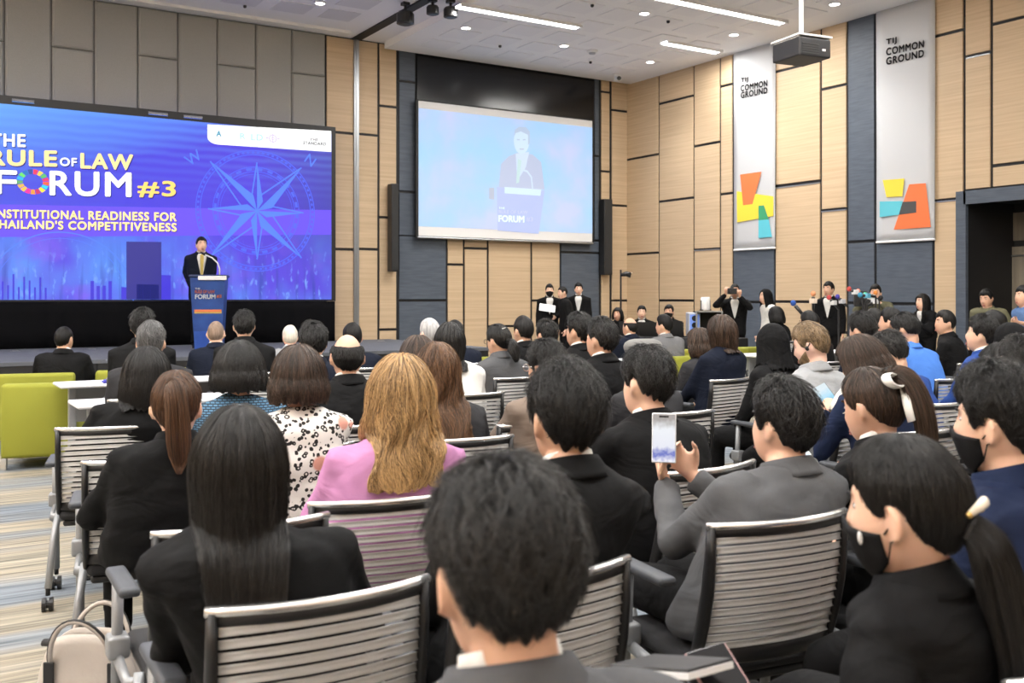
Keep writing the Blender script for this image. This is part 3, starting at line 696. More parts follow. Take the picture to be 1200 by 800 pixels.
flat(t, pl, [(867.5, 204.5), (892.5, 201), (882, 239), (871, 240.5)], C_OR, .002); flat(t, pl, [(863.5, 224), (906.5, 230), (906.5, 253), (864, 260.5)], C_YE, .001)
flat(t, pl, [(889, 241), (895.5, 240.5), (901, 257), (889, 258)], C_GR, .003); flat(t, pl, [(889, 258), (901, 256.8), (905, 277.5), (889, 279)], C_TE, .003)
t, pl = banner(1027, 1095.5, 12, 284, 'wide white hanging banner at right with an A-like orange shape')
btext(t, pl, 'TIJ', 1038.5, 46, 1051, 8.5, -.24); btext(t, pl, 'COMMON', 1038.5, 56.5, 1083, 9, -.22); btext(t, pl, 'GROUND', 1038.5, 67.5, 1083, 9, -.22)
flat(t, pl, [(1034.5, 211), (1060, 209), (1057.5, 230), (1039, 231)], C_YE, .001); flat(t, pl, [(1031, 236), (1058, 235.5), (1054, 251.5), (1031, 254.5)], C_TE, .001)
flat(t, pl, [(1065.5, 216), (1085, 214.5), (1091, 266), (1047.5, 269)], C_OR, .001); flat(t, pl, [(1058, 236.5), (1074, 235.5), (1074, 249), (1053.5, 251.5)], C_DK, .003)
# ------------------------------------------------------------------ furniture
M_SLAT = mat('slat_grey', (.50, .50, .49), .45, bump=.1, bscale=300)
M_FRAME = mat('chair_black', (.010, .010, .011), .42)
M_CHGREY = mat('chair_grey_metal', (.30, .31, .32), .4, .35)
M_PAD = mat('armrest_slate', (.055, .06, .07), .5)
M_SEATF = mat('seat_fabric', (.02, .02, .022), .9, bump=.3, bscale=300)
def make_chair():
    t = thing('conference_chair', 'chair', 'chair')
    W = .225
    def by(x, z): return -.215 - .18 * (z - .47) + .9 * (x * x) - .02 * math.sin((z - .47) * 8)
    # slats
    n = 9; sl = MB()
    xs = np.linspace(-W + .012, W - .012, n); z0 = .70
    A = np.array([[(x, .9 * x * x - .004, -.0086), (x, .9 * x * x, -.004), (x, .9 * x * x, .004), (x, .9 * x * x - .004, .0086)] for x in xs]); B = A.copy(); B[:, :, 1] += .007
    sl.shell(A, B); sm = sl.mesh('slat', True); sm.materials.append(M_SLAT)
    for k in range(13):
        z = .508 + k * .0249; o = obj('slat', sm, None, t); o.location = (0, by(0, z), z); o.rotation_euler = (-.16 - .0 * k, 0, 0)
    for s in (-1, 1):
        MB().tube([(s * W, by(W, z), z) for z in (.44, .5, .58, .66, .75, .84)], [(.012, .02), (.013, .024), (.014, .025), (.014, .023), (.013, .02), (.012, .014)], 8, (0, 1, 0)).build('upright', M_FRAME, t, True)
    xs = np.linspace(-W - .012, W + .012, 13)
    MB().tube([(x, by(x, .84), .84) for x in xs], [(.012, .011)] * 13, 10).build('top_rail', mat('rail_silver', (.72, .72, .72), .25, .85), t, True)
    MB().tube([(x, by(x, .821) + .002, .822) for x in np.linspace(-W, W, 11)], [(.009, .013)] * 11, 8).build('top_band', M_FRAME, t, True)
    MB().tube([(x, by(x, .48), .475) for x in np.linspace(-W, W, 11)], [(.012, .026)] * 11, 8).build('bottom_rail', M_FRAME, t, True)
    st = MB().rbox(-.225, .225, -.19, .26, .405, .455, .024).build('seat', M_SEATF, t, True)
    MB().rbox(-.21, .21, -.17, .23, .375, .405, .012).build('seat_pan', M_FRAME, st, True)
    for s in (-1, 1):
        x = s * .265
        MB().tube([(s * .15, -.05, .39), (x, -.05, .40), (x, .12, .42)], [(.014, .02)] * 3, 8).build('seat_bracket', M_CHGREY, t, True)
        fl = MB().tube([(x, .12, .645), (x, .13, .46), (x, .17, .10)], [(.016, .016)] * 3, 10).build('front_leg', M_CHGREY, t, True)
        rl = MB().tube([(s * .235, -.06, .43), (s * .255, -.12, .30), (s * .27, -.20, .10)], [(.016, .016)] * 3, 10).build('rear_leg', M_CHGREY, t, True)
        MB().rbox(x - .03, x + .03, .09, .16, .42, .485, .01).build('joint_block', M_CHGREY, t, True)
        MB().rbox(x - .028, x + .028, -.10, .17, .645, .672, .012).build('armrest', M_PAD, t, True)
        for leg, y in ((fl, .17), (rl, -.20)):
            xx = x if leg is fl else s * .27
            MB().tube([(xx, y, .115), (xx, y, .07)], .011, 8).build('caster_stem', M_BLKPL, leg, True)
            w = MB()
            for q in (-1, 1): w.tube([(xx + q * .007, y - .012, .032), (xx + q * .024, y - .012, .032)], .032, 14)
            w.tube([(xx - .01, y - .012, .032), (xx + .01, y - .012, .032)], .018, 10)
            w.build('caster', M_BLKPL, leg, False)
    return t
CHAIR0 = make_chair(); CHAIR_USED = [False]; CHAIRS = []
def chair(x, y, rz, label, group='slatted conference chairs'):
    t = CHAIR0 if not CHAIR_USED[0] else copy_tree(CHAIR0); CHAIR_USED[0] = True
    t.location = (x, y, 0); t.rotation_euler = (0, 0, rz); tag(t, label, 'chair', group); CHAIRS.append((x, y)); return t

# green armchairs
M_GREEN = mat('lime_fabric', (.26, .27, .025), .8, bump=.25, bscale=350, var=.06, vscale=5)
def armchair():
    t = thing('armchair', 'x', 'armchair')
    MB().rbox(-.43, .43, -.36, -.20, .10, .72, .035).build('backrest', M_GREEN, t, True)
    MB().rbox(-.43, -.31, -.20, .38, .10, .58, .035).build('arm', M_GREEN, t, True); MB().rbox(.31, .43, -.20, .38, .10, .58, .035).build('arm', M_GREEN, t, True)
    MB().rbox(-.31, .31, -.20, .38, .14, .30, .02).build('base', M_GREEN, t, True); MB().rbox(-.305, .305, -.19, .40, .30, .43, .04).build('seat_cushion', M_GREEN, t, True)
    for sx in (-1, 1):
        for y in (-.34, .32): MB().box(sx * .40 - .035, sx * .40 + .035, y - .012, y + .06, 0, .105).build('leg', M_CHROME, t)
    return t
ARM0 = armchair(); ARM_USED = [False]
def place_arm(x, y, rz, label):
    t = ARM0 if not ARM_USED[0] else copy_tree(ARM0); ARM_USED[0] = True; t.location = (x, y, 0); t.rotation_euler = (0, 0, rz); tag(t, label, 'armchair', 'lime green armchairs'); return t

# white narrow tables
M_TTOP = mat('table_white', (.74, .75, .78), .4)
def make_table(L):
    t = thing('training_table', 'x', 'table'); h = L / 2
    MB().rbox(-h, h, -.23, .23, .715, .74, .011, 2).build('tabletop', M_TTOP, t)
    MB().box(-h + .15, h - .15, .16, .18, .40, .68).build('modesty_panel', M_CHGREY, t)
    for s in (-1, 1):
        x = s * (h - .12)
        MB().rbox(x - .03, x + .03, -.03, .03, .03, .715, .01).build('leg', M_CHGREY, t); MB().rbox(x - .03, x + .03, -.26, .26, .0, .04, .012).build('foot', M_CHGREY, t)
    return t
def table(x, y, L, label, rz=0):
    t = make_table(L); t.location = (x, y, 0); t.rotation_euler = (0, 0, rz); return tag(t, label, 'table', 'white training tables')

# lectern on the stage
px_, py_ = pos(245.5, 15.7)
lec = thing('lectern', 'blue lectern with the forum title standing on the stage', 'lectern', (px_, py_, SH), math.radians(-22))
M_LEC = streak('lectern_blue', (.016, .045, .20), (.03, .09, .33), (3, 3, 5), .45)
M_LEC2 = streak('lectern_blue_low', (.02, .07, .33), (.05, .12, .50), (5, 5, 3), .45)
bw, tw, LH = .20, .265, 1.13
MB().add([(-bw, -.2, 0), (bw, -.2, 0), (bw, .2, 0), (-bw, .2, 0), (-tw, -.24, LH), (tw, -.24, LH), (tw, .24, LH + .06), (-tw, .24, LH + .06)],
         [(3, 2, 1, 0), (4, 5, 6, 7), (0, 1, 5, 4), (1, 2, 6, 5), (2, 3, 7, 6), (3, 0, 4, 7)]).build('column', M_LEC, lec)
MB().add([(-bw + .004, -.203, .02), (bw - .004, -.203, .02), (bw + .018, -.216, .5), (-bw - .018, -.216, .5)], [(0, 1, 2, 3)]).build('lower_print', M_LEC2, lec)
MB().rbox(-.14, .29, -.275, -.25, LH - .035, LH + .03, .008).build('name_board', M_WHITE, lec)
MB().rbox(-tw - .02, tw + .02, -.25, .25, LH + .01, LH + .05, .012).build('top', mat('lectern_top', (.02, .04, .12), .4), lec)
def lpl(u, v):  # front face of the lectern
    yy = -.2 - .04 * v / LH - .006; return (u, yy, v)
def lt(body, u0, v0, u1, v1, m, b=.04): text_fit('lettering', body, (u0, v0, u1, v1), m, lec, lpl, b)
lt('THE', -.19, .95, -.11, .975, M_WHITE); lt('RULE OF LAW', -.19, .89, .11, .94, mat('lectern_orange', (.75, .2, .06), .6)); lt('FORUM', -.19, .80, .12, .875, M_WHITE, .05); lt('#3', .135, .815, .21, .87, mat('lectern_orange', (0, 0, 0)))
MB().add([lpl(-.2, .60), lpl(.21, .60), lpl(.21, .635), lpl(-.2, .635)], [(0, 1, 2, 3)]).build('orange_line', mat('lectern_orange', (0, 0, 0)), lec)
MB().add([lpl(-.2, .575), lpl(.21, .575), lpl(.21, .597), lpl(-.2, .597)], [(0, 1, 2, 3)]).build('gold_line', mat('lectern_gold', (.6, .42, .1), .6), lec)
mc = MB().tube([(.16, -.05, LH + .04), (.16, -.05, LH + .15), (.13, -.06, LH + .24), (.05, -.08, LH + .32), (-.06, -.02, LH + .37)], .011, 8).build('gooseneck', M_WHITE, lec, True)
MB().tube([(-.06, -.02, LH + .37), (-.13, .02, LH + .405)], [.02, .016], 10).build('microphone_head', M_BLKPL, mc, True)

# ceiling projector
D = 9.6; x, y = pos(939, D); zb, zt = zat(74, D), zat(50, D)
pj = thing('projector', 'dark projector hanging from a white pole under the ceiling', 'projector', (x, y, zb), math.radians(-8)); h = zt - zb
MB().rbox(-.19, .19, -.2, .2, .02, h, .015).build('body', mat('projector_dark', (.03, .03, .033), .45), pj)
MB().box(-.2, .2, -.21, .21, h + .012, h + .03).build('mount_plate', M_WHITE, pj)
for sx in (-1, 1): MB().box(sx * .17 - .01, sx * .17 + .01, -.18, .18, h, h + .012).build('mount_rail', M_WHITE, pj)
MB().tube([(-.09, .2, h * .5), (-.09, .25, h * .5)], [.06, .055], 14).build('lens', M_BLKPL, pj)
for k in range(5): MB().box(-.16, .04, -.206, -.199, .045 + k * .022, .055 + k * .022).build('vent_slat', mat('vent_grey', (.06, .06, .06), .5), pj)
MB().box(.08, .12, -.206, -.2, .08, .1).build('status_label', M_WHITE, pj)
MB().tube([(0, 0, h + .03), (0, 0, CL - zb)], .022, 12).build('pole', M_WHITE, pj); MB().lathe([(.07, 0), (.07, .03)], 16, (0, 0, CL - zb - .03)).build('ceiling_flange', M_WHITE, pj)

# ------------------------------------------------------------------ table row, armchair rows
for k, lb in enumerate(('white training table at the aisle end, just behind the large green armchair', 'white training table behind the men seated before the lectern', 'white training table in front of the grey-haired man by the stage end',
                        'white training table beyond the woman with clipped-back hair', 'white training table in front of the man in the light grey suit', 'white training table beyond the black headscarf', 'white training table at the right end of the far row')):
    if k != 4: table(1.88 + 1.55 * k, 8.85, 1.5, lb)
table(1.62, 7.2, 1.2, 'short white training table nearest the aisle chairs')
for px, rz, lb in ((47, 0, 'green armchair farthest left in the front row before the stage'), (165, 0, 'green armchair behind the lectern end of the front row'), (243, 0, 'green armchair just right of the navy suit before the lectern'),
               (345, 0, 'green armchair of the grey suit in the front row'), (430, 0, 'green armchair in the front row below the wood panel'), (560, 0, 'green armchair in line with the stage end'), (805, 0, 'green armchair in front of the covered desk, left of the pair'),
               (852, 0, 'green armchair in front of the covered desk, right of the pair'), (890, 0, 'green armchair beyond the black headscarf')):
    X, _ = on_back(px, 400, 10.45); place_arm(X, 10.72, math.radians(-12), lb).scale = (.85, 1, 1)
X, _ = on_back(58, 400, 9.2); place_arm(X, 9.52, math.radians(-14), 'large green armchair at the aisle end of the second row').scale = (.68, 1, 1)
for X, lb in ((7.66, 'green armchair of the second row just beyond the beret'), (8.46, 'green armchair of the second row below the light grey suit'), (9.26, 'green armchair of the second row left of the navy jacket')): place_arm(X, 9.55, math.radians(2), lb).scale = (.92, 1, 1)
# ------------------------------------------------------------------ people
def head_deform(d):
    """unit directions -> points of a head about its centre (z up, y towards the face); crown z .118, chin z -.118"""
    d = np.asarray(d, float); x, y, z = d[:, 0], d[:, 1], d[:, 2]
    low = np.clip(-z, 0, 1); fr = np.clip(y, 0, 1)
    n = 2.0 + 0.75 * np.clip(low * 1.6, 0, 1) * np.clip(fr * 2.5, 0, 1)
    r = (np.abs(x) ** n + np.abs(y) ** n + np.abs(z) ** n) ** (-1 / n)
    px = .0755 * x * r; py = np.where(y < 0, .103 * y, .090 * y) * r; pz = .118 * z * r
    px = px * (1 - .30 * low ** 1.5); py = np.where(y < 0, py * (1 - .42 * low ** 1.3), py)
    px = px * (1 + .05 * np.clip(-y, 0, 1) * np.clip(z + .3, 0, 1))
    F = np.clip((y - .25) * 4, 0, 1)
    g = lambda a, s: np.exp(-(a / s) ** 2)
    prof = np.where(pz > -.022, np.clip((.034 - pz) / .056, 0, 1) ** 1.2, np.clip((pz + .040) / .018, 0, 1))
    py = py + F * (.024 * g(px, .0105 + .006 * np.clip((.01 - pz) / .03, 0, 1)) * prof)
    py = py - F * .0085 * g(np.abs(px) - .031, .015) * g(pz - .020, .012)
    py = py + F * .0035 * g(pz - .042, .010) * g(px, .045)
    py = py + F * (.0055 * g(px, .020) * (g(pz + .057, .006) + g(pz + .069, .0065)))
    py = py + F * (.006 * g(px, .018) * g(pz + .10, .016) - .003 * g(px, .02) * g(pz + .082, .007))
    py = py + F * .004 * g(np.abs(px) - .043, .018) * g(pz + .012, .022)
    return np.stack([px, py, pz], 1)
def dirs(theta, phi):
    """theta from the crown, phi from the face towards the right side (+x)"""
    return np.stack([np.sin(theta) * np.sin(phi), np.sin(theta) * np.cos(phi), np.cos(theta)], -1)
def head_parts(mb, R, c, hi):
    nu, nv = (72, 56) if hi else (44, 34)
    th = np.linspace(0, PI, nv); ph = np.arange(nu) * 2 * PI / nu
    T, P = np.meshgrid(th[1:-1], ph, indexing='ij'); D = np.concatenate([dirs(T, P).reshape(-1, 3), [[0, 0, 1], [0, 0, -1]]])
    V = head_deform(D) @ R.T + c; k = nv - 2; f = []
    for i in range(k - 1):
        for j in range(nu): f.append((i * nu + j, i * nu + (j + 1) % nu, (i + 1) * nu + (j + 1) % nu, (i + 1) * nu + j))
    for j in range(nu):
        f.append((k * nu, (j + 1) % nu, j)); f.append((k * nu + 1, (k - 1) * nu + j, (k - 1) * nu + (j + 1) % nu))
    mb.add(V, [q[::-1] for q in f])
    for s in (-1, 1):      # ears: tilted shells with a rim
        base = np.array([s * .0775, -.006, -.004]); E = rotz(s * .45) @ rotx(-.15)
        mb.sphere(R @ base + c, (.011, .019, .031), 12, 10, R @ E)
        rim = [base + E @ np.array([s * .008, .017 * math.sin(a), .029 * math.cos(a)]) for a in np.linspace(-.5, 3.3 , 9) * -1]
        mb.tube([R @ q + c for q in rim], .0045, 6)
        mb.sphere(R @ (base + np.array([s * .002, .003, -.030])) + c, (.006, .007, .009), 8, 6)
def ik(a, b, l1, l2, pole):
    a, b = np.array(a, float), np.array(b, float); d = b - a; L = np.linalg.norm(d); L2 = min(L, (l1 + l2) * .995); u = d / L; b = a + u * L2
    x = (l1 * l1 - l2 * l2 + L2 * L2) / (2 * L2); h = math.sqrt(max(l1 * l1 - x * x, 1e-6)); p = np.array(pole, float); p = p - u * (p @ u); p /= np.linalg.norm(p) + 1e-9
    return a + u * x + p * h, b
def hand(mb, w, d, nrm, side, curl=.6, sc=1.0):
    """palm and five fingers: w wrist, d pointing direction, nrm the back of the hand, side +1 right"""
    d = np.array(d, float); d /= np.linalg.norm(d); nrm = np.array(nrm, float); nrm -= d * (nrm @ d); nrm /= np.linalg.norm(nrm); s = np.cross(d, nrm) * side   # towards the little finger
    w = np.array(w, float)
    mb.tube([w - d * .02, w + d * .01, w + d * .045 * sc, w + d * .085 * sc, w + d * .095 * sc], [(.022, .019), (.026, .018), (.037, .015), (.038, .012), (.03, .008)], 12, nrm)
    for k, (off, L, r) in enumerate(((-.028, .070, .0088), (-.009, .078, .0090), (.010, .073, .0087), (.028, .056, .0078))):
        p = w + (d * .083 + s * off) * sc; q = [p - d * .012]; a = 0
        for i, fr in enumerate((.45, .30, .25)):
            q.append(p); a += curl * (.75, 1.0, .8)[i]; p = p + (d * math.cos(a) - nrm * math.sin(a)) * L * fr * sc
        q.append(p); mb.tube(q, [r, r, r * .95, r * .88, r * .7], 8)
    p = w + (d * .022 - s * .026) * sc; t1 = p + (d * .030 - s * .026 - nrm * .008) * sc; t2 = t1 + (d * .030 - s * .008 - nrm * .014 * (1 + curl)) * sc; t3 = t2 + (d * .022 + s * .004 - nrm * .010 * (1 + curl)) * sc
    mb.tube([p, t1, t2, t3], [.014, .0125, .0105, .0075], 8)
SKIN = {}
def skin(tone):
    if tone not in SKIN:
        c = {'l': (.78, .49, .35), 'm': (.66, .39, .265), 'd': (.42, .22, .13), 'p': (.82, .53, .42)}[tone]
        m = mat('skin_' + tone, c, .48, var=.07, vscale=25, bump=.04, bscale=120); b = m.node_tree.nodes['Principled BSDF']
        b.inputs['Subsurface Weight'].default_value = .12; b.inputs['Subsurface Radius'].default_value = (.6, .25, .12); b.inputs['Subsurface Scale'].default_value = .012; SKIN[tone] = m
    return SKIN[tone]
def hair_mat(name, c0, c1, rough=.55):
    return streak('hair_' + name, c0, c1, (55, 55, 7), rough, .6, 4, .25, 'obj')
HAIR = {'black': ((.0035, .0032, .003), (.010, .009, .0085)), 'soft': ((.005, .0045, .004), (.017, .015, .0135)), 'brown': ((.035, .018, .010), (.12, .058, .028)), 'dbrown': ((.016, .010, .007), (.055, .032, .020)),
        'wave': ((.018, .010, .006), (.17, .085, .038)), 'blond': ((.16, .085, .033), (.58, .37, .165)), 'sand': ((.10, .065, .035), (.26, .18, .10)), 'grey': ((.05, .05, .05), (.16, .16, .16)),
        'silver': ((.30, .30, .30), (.55, .55, .55)), 'white': ((.62, .56, .48), (.80, .76, .70)), 'buzz': ((.16, .11, .08), (.28, .20, .15))}
def hmat(c): return hair_mat(c, *HAIR[c])
MEN_T = ([0, 30, 55, 70, 84, 100, 118, 150, 180], [57, 55, 60, 86, 90, 78, 106, 117, 119])
WOM_T = ([0, 30, 55, 70, 84, 100, 118, 150, 180], [58, 58, 66, 84, 88, 84, 108, 122, 124])
def cap_grid(tab, top, side, rough, seed, nphi=72, nu=22, tmin=None, part=0.0):
    rg = np.random.default_rng(seed); ph = np.linspace(-PI, PI, nphi, endpoint=False); a = np.abs(np.degrees(ph))
    tmx = np.radians(np.interp(a, *tab)); tmx = (np.roll(tmx, 1) + tmx * 2 + np.roll(tmx, -1)) / 4
    tmn = np.full(nphi, .02) if tmin is None else np.radians(np.interp(a, *tmin))
    tmx = np.maximum(tmx + rough * 3.5 * rg.normal(0, 1, nphi), tmn + .02); u = np.linspace(0, 1, nu)
    TT = tmn[:, None] + (tmx - tmn)[:, None] * u[None]; PP = np.repeat(ph[:, None], nu, 1)
    d = dirs(TT, PP).reshape(-1, 3); base = head_deform(d).reshape(nphi, nu, 3); d = d.reshape(nphi, nu, 3)
    th = side + (top - side) * np.clip(np.cos(TT), 0, 1) ** 1.2
    edge = ((1 - u[None] ** 7) * .9 + .1) * (1 - .55 * np.clip((TT - 1.1) / .9, 0, 1))
    if tmin is not None: edge = edge * np.clip(u[None] * 2 + .05, 0, 1)
    rid = np.zeros((nphi, nu))
    for k in range(7):
        f = rg.integers(3, 26); rid += np.sin(f * PP + rg.uniform(0, 6) + rg.uniform(-3, 3) * TT * 1.5) / (1 + f * .08)
    lump = np.zeros((nphi, nu))
    for k in range(5):
        w = rg.normal(0, 26, 3); q = base @ w + rg.uniform(0, 6); lump += np.sin(q + 1.3 * np.sin(base @ rg.normal(0, 30, 3)))
    th = th * edge * (1 + rough * 6 * rid / 3 + rough * 9 * lump / 3) + .0015
    out = base + d * np.array([1, 1, 1]) * th[..., None]; inn = base - d * .006
    return out, inn
def curtain_grid(length, top, side, seed, face=52, nphi=84, nu=34, wave=0.0, flare=0.0, tuck=0.0, taper=1.0, over=None, fringe=56, rough=.004):
    """hair that follows the skull and then hangs; length = z of the tips in head space"""
    rg = np.random.default_rng(seed); ph = np.linspace(-PI, PI, nphi, endpoint=False); a = np.abs(np.degrees(ph)); u = np.linspace(0, 1, nu); ku = 12
    G = np.zeros((nphi, nu, 3)); Gi = np.zeros((nphi, nu, 3))
    rid = [(rg.integers(4, 30), rg.uniform(0, 6), rg.uniform(-1, 1)) for _ in range(8)]
    for i, p in enumerate(ph):
        hang = np.clip((a[i] - face + 8) / 16, 0, 1); te = math.radians(lerp(fringe, 86, hang))
        T = te * np.clip(np.arange(nu) / (ku - 1), 0, 1); d = dirs(T, np.full(nu, p)); b = head_deform(d)
        th = (side + (top - side) * np.clip(np.cos(T), 0, 1)) * (np.clip(T / .15, .6, 1))
        o = b + d * th[:, None]; q = b - d * .005
        L = lerp(o[ku - 1, 2] - .012, length + .02 * rg.normal() * .35, hang)
        s = np.clip((np.arange(nu) - ku + 1) / (nu - ku), 0, 1)
        z0 = o[ku - 1, 2]; z = z0 + (L - z0) * s
        rad = o[ku - 1, :2].copy(); k = 1 + flare * np.sin(s * PI * .6) - tuck * s ** 2
        for j in range(ku, nu):
            xy = rad * k[j]; xy = np.array([xy[0] * lerp(1, taper, s[j] ** 1.2), xy[1] if xy[1] < 0 else xy[1] * lerp(1, .5, s[j])])
            w = wave * s[j] ** .7
            xy = xy + np.array([math.sin(z[j] * 34 + p * 3), math.cos(z[j] * 29 + p * 5)]) * w
            o[j] = (xy[0], xy[1], z[j]); q[j] = (xy[0] * .86, xy[1] * .86 + .004, z[j] + .002)
        rr = sum(math.sin(f * p + c) for f, c, e in rid) / 4
        n = np.concatenate([o[:, :2] / (np.linalg.norm(o[:, :2], axis=1)[:, None] + 1e-6), np.zeros((nu, 1))], 1)
        amp = rough * (0.25 + np.clip(T / te, 0, 1) * .75)
        o += n * (amp * rr)[:, None]
        G[i] = o; Gi[i] = q
    if over is not None: G = over(G, .0); Gi = over(Gi, .004)
    return G, Gi
def tail_grid(path, rad, seed, n=26, m=26, rough=.12):
    rg = np.random.default_rng(seed); P = np.array(path, float); t = np.linspace(0, 1, len(P)); tt = np.linspace(0, 1, m)
    def cub(y): # smooth interpolation
        return np.interp(tt, t, y)
    Q = np.stack([cub(P[:, k]) for k in range(3)], 1)
    for _ in range(3): Q[1:-1] = (Q[:-2] + 2 * Q[1:-1] + Q[2:]) / 4
    R = np.stack([cub(np.array(rad)[:, k]) for k in range(2)], 1)
    v, f = tube(Q, R, n, (0, 1, 0.3)); G = v.reshape(m, n, 3).transpose(1, 0, 2).copy()
    for k in range(6):
        fq = rg.integers(3, 14); ph = rg.uniform(0, 6); w = 1 + rough * .4 * np.sin(fq * np.arange(n) * 2 * PI / n + ph)
        G = Q[None] + (G - Q[None]) * w[:, None, None]
    return G
def strand_mat(hcol):
    k = 'strand_' + hcol
    if k in MATS: return MATS[k]
    c0, c1 = HAIR[hcol]; m = mat(k, c0, .38, spec=.5); nd, ln, b = nodes(m); h = nd.new('ShaderNodeHairInfo')
    r = ramp(nd, [(0, tuple(c * .6 for c in c0)), (.7, c1), (1, tuple(min(1, c * (2.4 if c1[0] < .1 else 1.25)) for c in c1))]); ln.new(h.outputs['Random'], r.inputs[0]); ln.new(r.outputs[0], b.inputs['Base Color']); return m
def strands(G, n, du, npts, lift, jit, rad, seed, m, parent, closed=True, umin=0.0, name='hair_strands', M=None, ext=0.0):
    rg = np.random.default_rng(seed); nphi, nu = G.shape[:2]; N = grid_normals(G, closed)
    c = G.reshape(-1, 3).mean(0)
    if ((G - c) * N).sum() < 0: N = -N
    p0 = rg.uniform(0, nphi, n); u0 = umin + rg.uniform(0, 1, n) * (1 - umin); dl = du * rg.uniform(.6, 1.2, n)
    t = np.linspace(0, 1, npts)[None]; U = np.clip(u0[:, None] - dl[:, None] * .5 + dl[:, None] * t, 0, 1) * (nu - 1)
    Pp = p0[:, None] + (rg.normal(0, jit, n)[:, None] * t + rg.normal(0, jit * .5, n)[:, None] * t * t) * nphi / 72
    i0 = np.floor(Pp).astype(int); fi = (Pp - i0)[..., None]; j0 = np.clip(np.floor(U).astype(int), 0, nu - 2); fj = (U - j0)[..., None]
    def smp(A):
        a, b = A[i0 % nphi, j0], A[(i0 + 1) % nphi, j0]; e, h = A[i0 % nphi, j0 + 1], A[(i0 + 1) % nphi, j0 + 1]
        return (a * (1 - fi) + b * fi) * (1 - fj) + (e * (1 - fi) + h * fi) * fj
    P = smp(G); NN = smp(N); lf = (rg.uniform(.0, 1, n) ** 2 * (1 - .85 * np.clip((u0 - .55) / .45, 0, 1)))[:, None, None] * lift * (0.25 + t[..., None])
    P = P + NN * (lf + .0006) + rg.normal(0, .0012, (n, 1, 3)) * t[..., None]
    hc = bpy.data.hair_curves.new(name); hc.add_curves([npts] * n); hc.position_data.foreach_set('vector', P.reshape(-1).astype(np.float32))
    ra = hc.attributes.get('radius') or hc.attributes.new('radius', 'FLOAT', 'POINT')
    ra.data.foreach_set('value', np.repeat((rad * (1 - .75 * np.linspace(0, 1, npts) ** 3))[None], n, 0).ravel().astype(np.float32))
    hc.materials.append(m); o = bpy.data.objects.new(name, hc); COL.objects.link(o); o.parent = parent; o['kind'] = 'stuff'
    return o

# shared small face parts (head space)
def face_meshes():
    E = {}; B = {}; Mo = MB(); I = {}
    for s in (-1, 1):
        E[s] = MB().sphere((s * .031, .0712, .019), (.0130, .006, .0058), 12, 8).mesh('eye', True); I[s] = MB().sphere((s * .031, .0752, .019), (.0058, .0035, .0056), 10, 8).mesh('iris', True)
        B[s] = MB().tube([(s * (.016 + .032 * k), .0865 - .013 * k * k, .0385 + .004 * math.sin(k * 2.4)) for k in np.linspace(0, 1, 6)], [(.0022, .003), (.0028, .0042), (.0028, .0042), (.0026, .0036), (.0022, .003), (.001, .002)], 6).mesh('eyebrow', True)
    for z, r in ((-.0585, .0036), (-.068, .0048)):
        Mo.tube([(x, .0905 - 9 * x * x, z + (.0 if z < -.06 else -.5 * abs(x) * .1)) for x in np.linspace(-.022, .022, 9)], [(r * (1 - (k / 4 - 1) ** 4) + .0006,) * 2 for k in range(9)], 6)
    G = np.zeros((31, 11, 3))     # cloth mask wrapped round nose, cheeks and chin
    for i, p in enumerate(np.linspace(-1.38, 1.38, 31)):
        e = min(1, abs(p) / 1.38)
        for j, q in enumerate(np.linspace(0, 1, 11)):
            th = math.radians(lerp(lerp(158, 126, e ** 1.4), lerp(90, 101, e ** .8), q)); dd = dirs(np.array([th]), np.array([p])); G[i, j] = head_deform(dd)[0] + dd[0] * .006
    R0 = np.linalg.norm(G, axis=2); Q = G.copy()
    for _ in range(14): Q[1:-1, 1:-1] = (Q[:-2, 1:-1] + Q[2:, 1:-1] + Q[1:-1, :-2] + Q[1:-1, 2:]) / 4
    G = np.where((np.linalg.norm(Q, axis=2) > R0)[..., None], Q, G * .5 + Q * .5 + np.array([0, .004, 0])); G[1:-1, 1:-1] = (G[:-2, 1:-1] + G[2:, 1:-1] + G[1:-1, :-2] + G[1:-1, 2:]) / 4 + np.array([0, .003, 0])
    K = MB().sheet(G, -.003)
    for s in (-1, 1):
        for z in (-.024, -.072): K.tube([(s * .073, .016, z), (s * .080, .004, z * .5), (s * .084, -.012, .012 if z > -.05 else -.03)], .0017, 5)
    S = MB()
    for s in (-1, 1):
        ring = [(s * .033 + .023 * math.cos(a), .099 - .10 * abs(s * .033 + .023 * math.cos(a)) * .3, .018 + .018 * math.sin(a)) for a in np.linspace(0, 2 * PI, 21)]
        S.tube(ring, .0017, 5, cap=False); S.tube([(s * .056, .09, .022), (s * .080, .06, .022), (s * .084, -.012, .016), (s * .082, -.022, -.002)], .0018, 5)
    S.tube([(-.010, .098, .022), (0, .100, .025), (.010, .098, .022)], .0017, 5)
    return [E, I, B, Mo.mesh('mouth', True), K.mesh('face_mask', True), S.mesh('glasses', True)]
F_EYE, F_IRI, F_BRO, F_MOU, F_MSK, F_GLA = face_meshes()
M_EYEW = mat('eye_white', (.50, .46, .44), .35); M_IRIS = mat('iris_dark', (.012, .008, .006), .2); M_LIP = mat('lips', (.42, .15, .12), .5)
CLOTH = {}
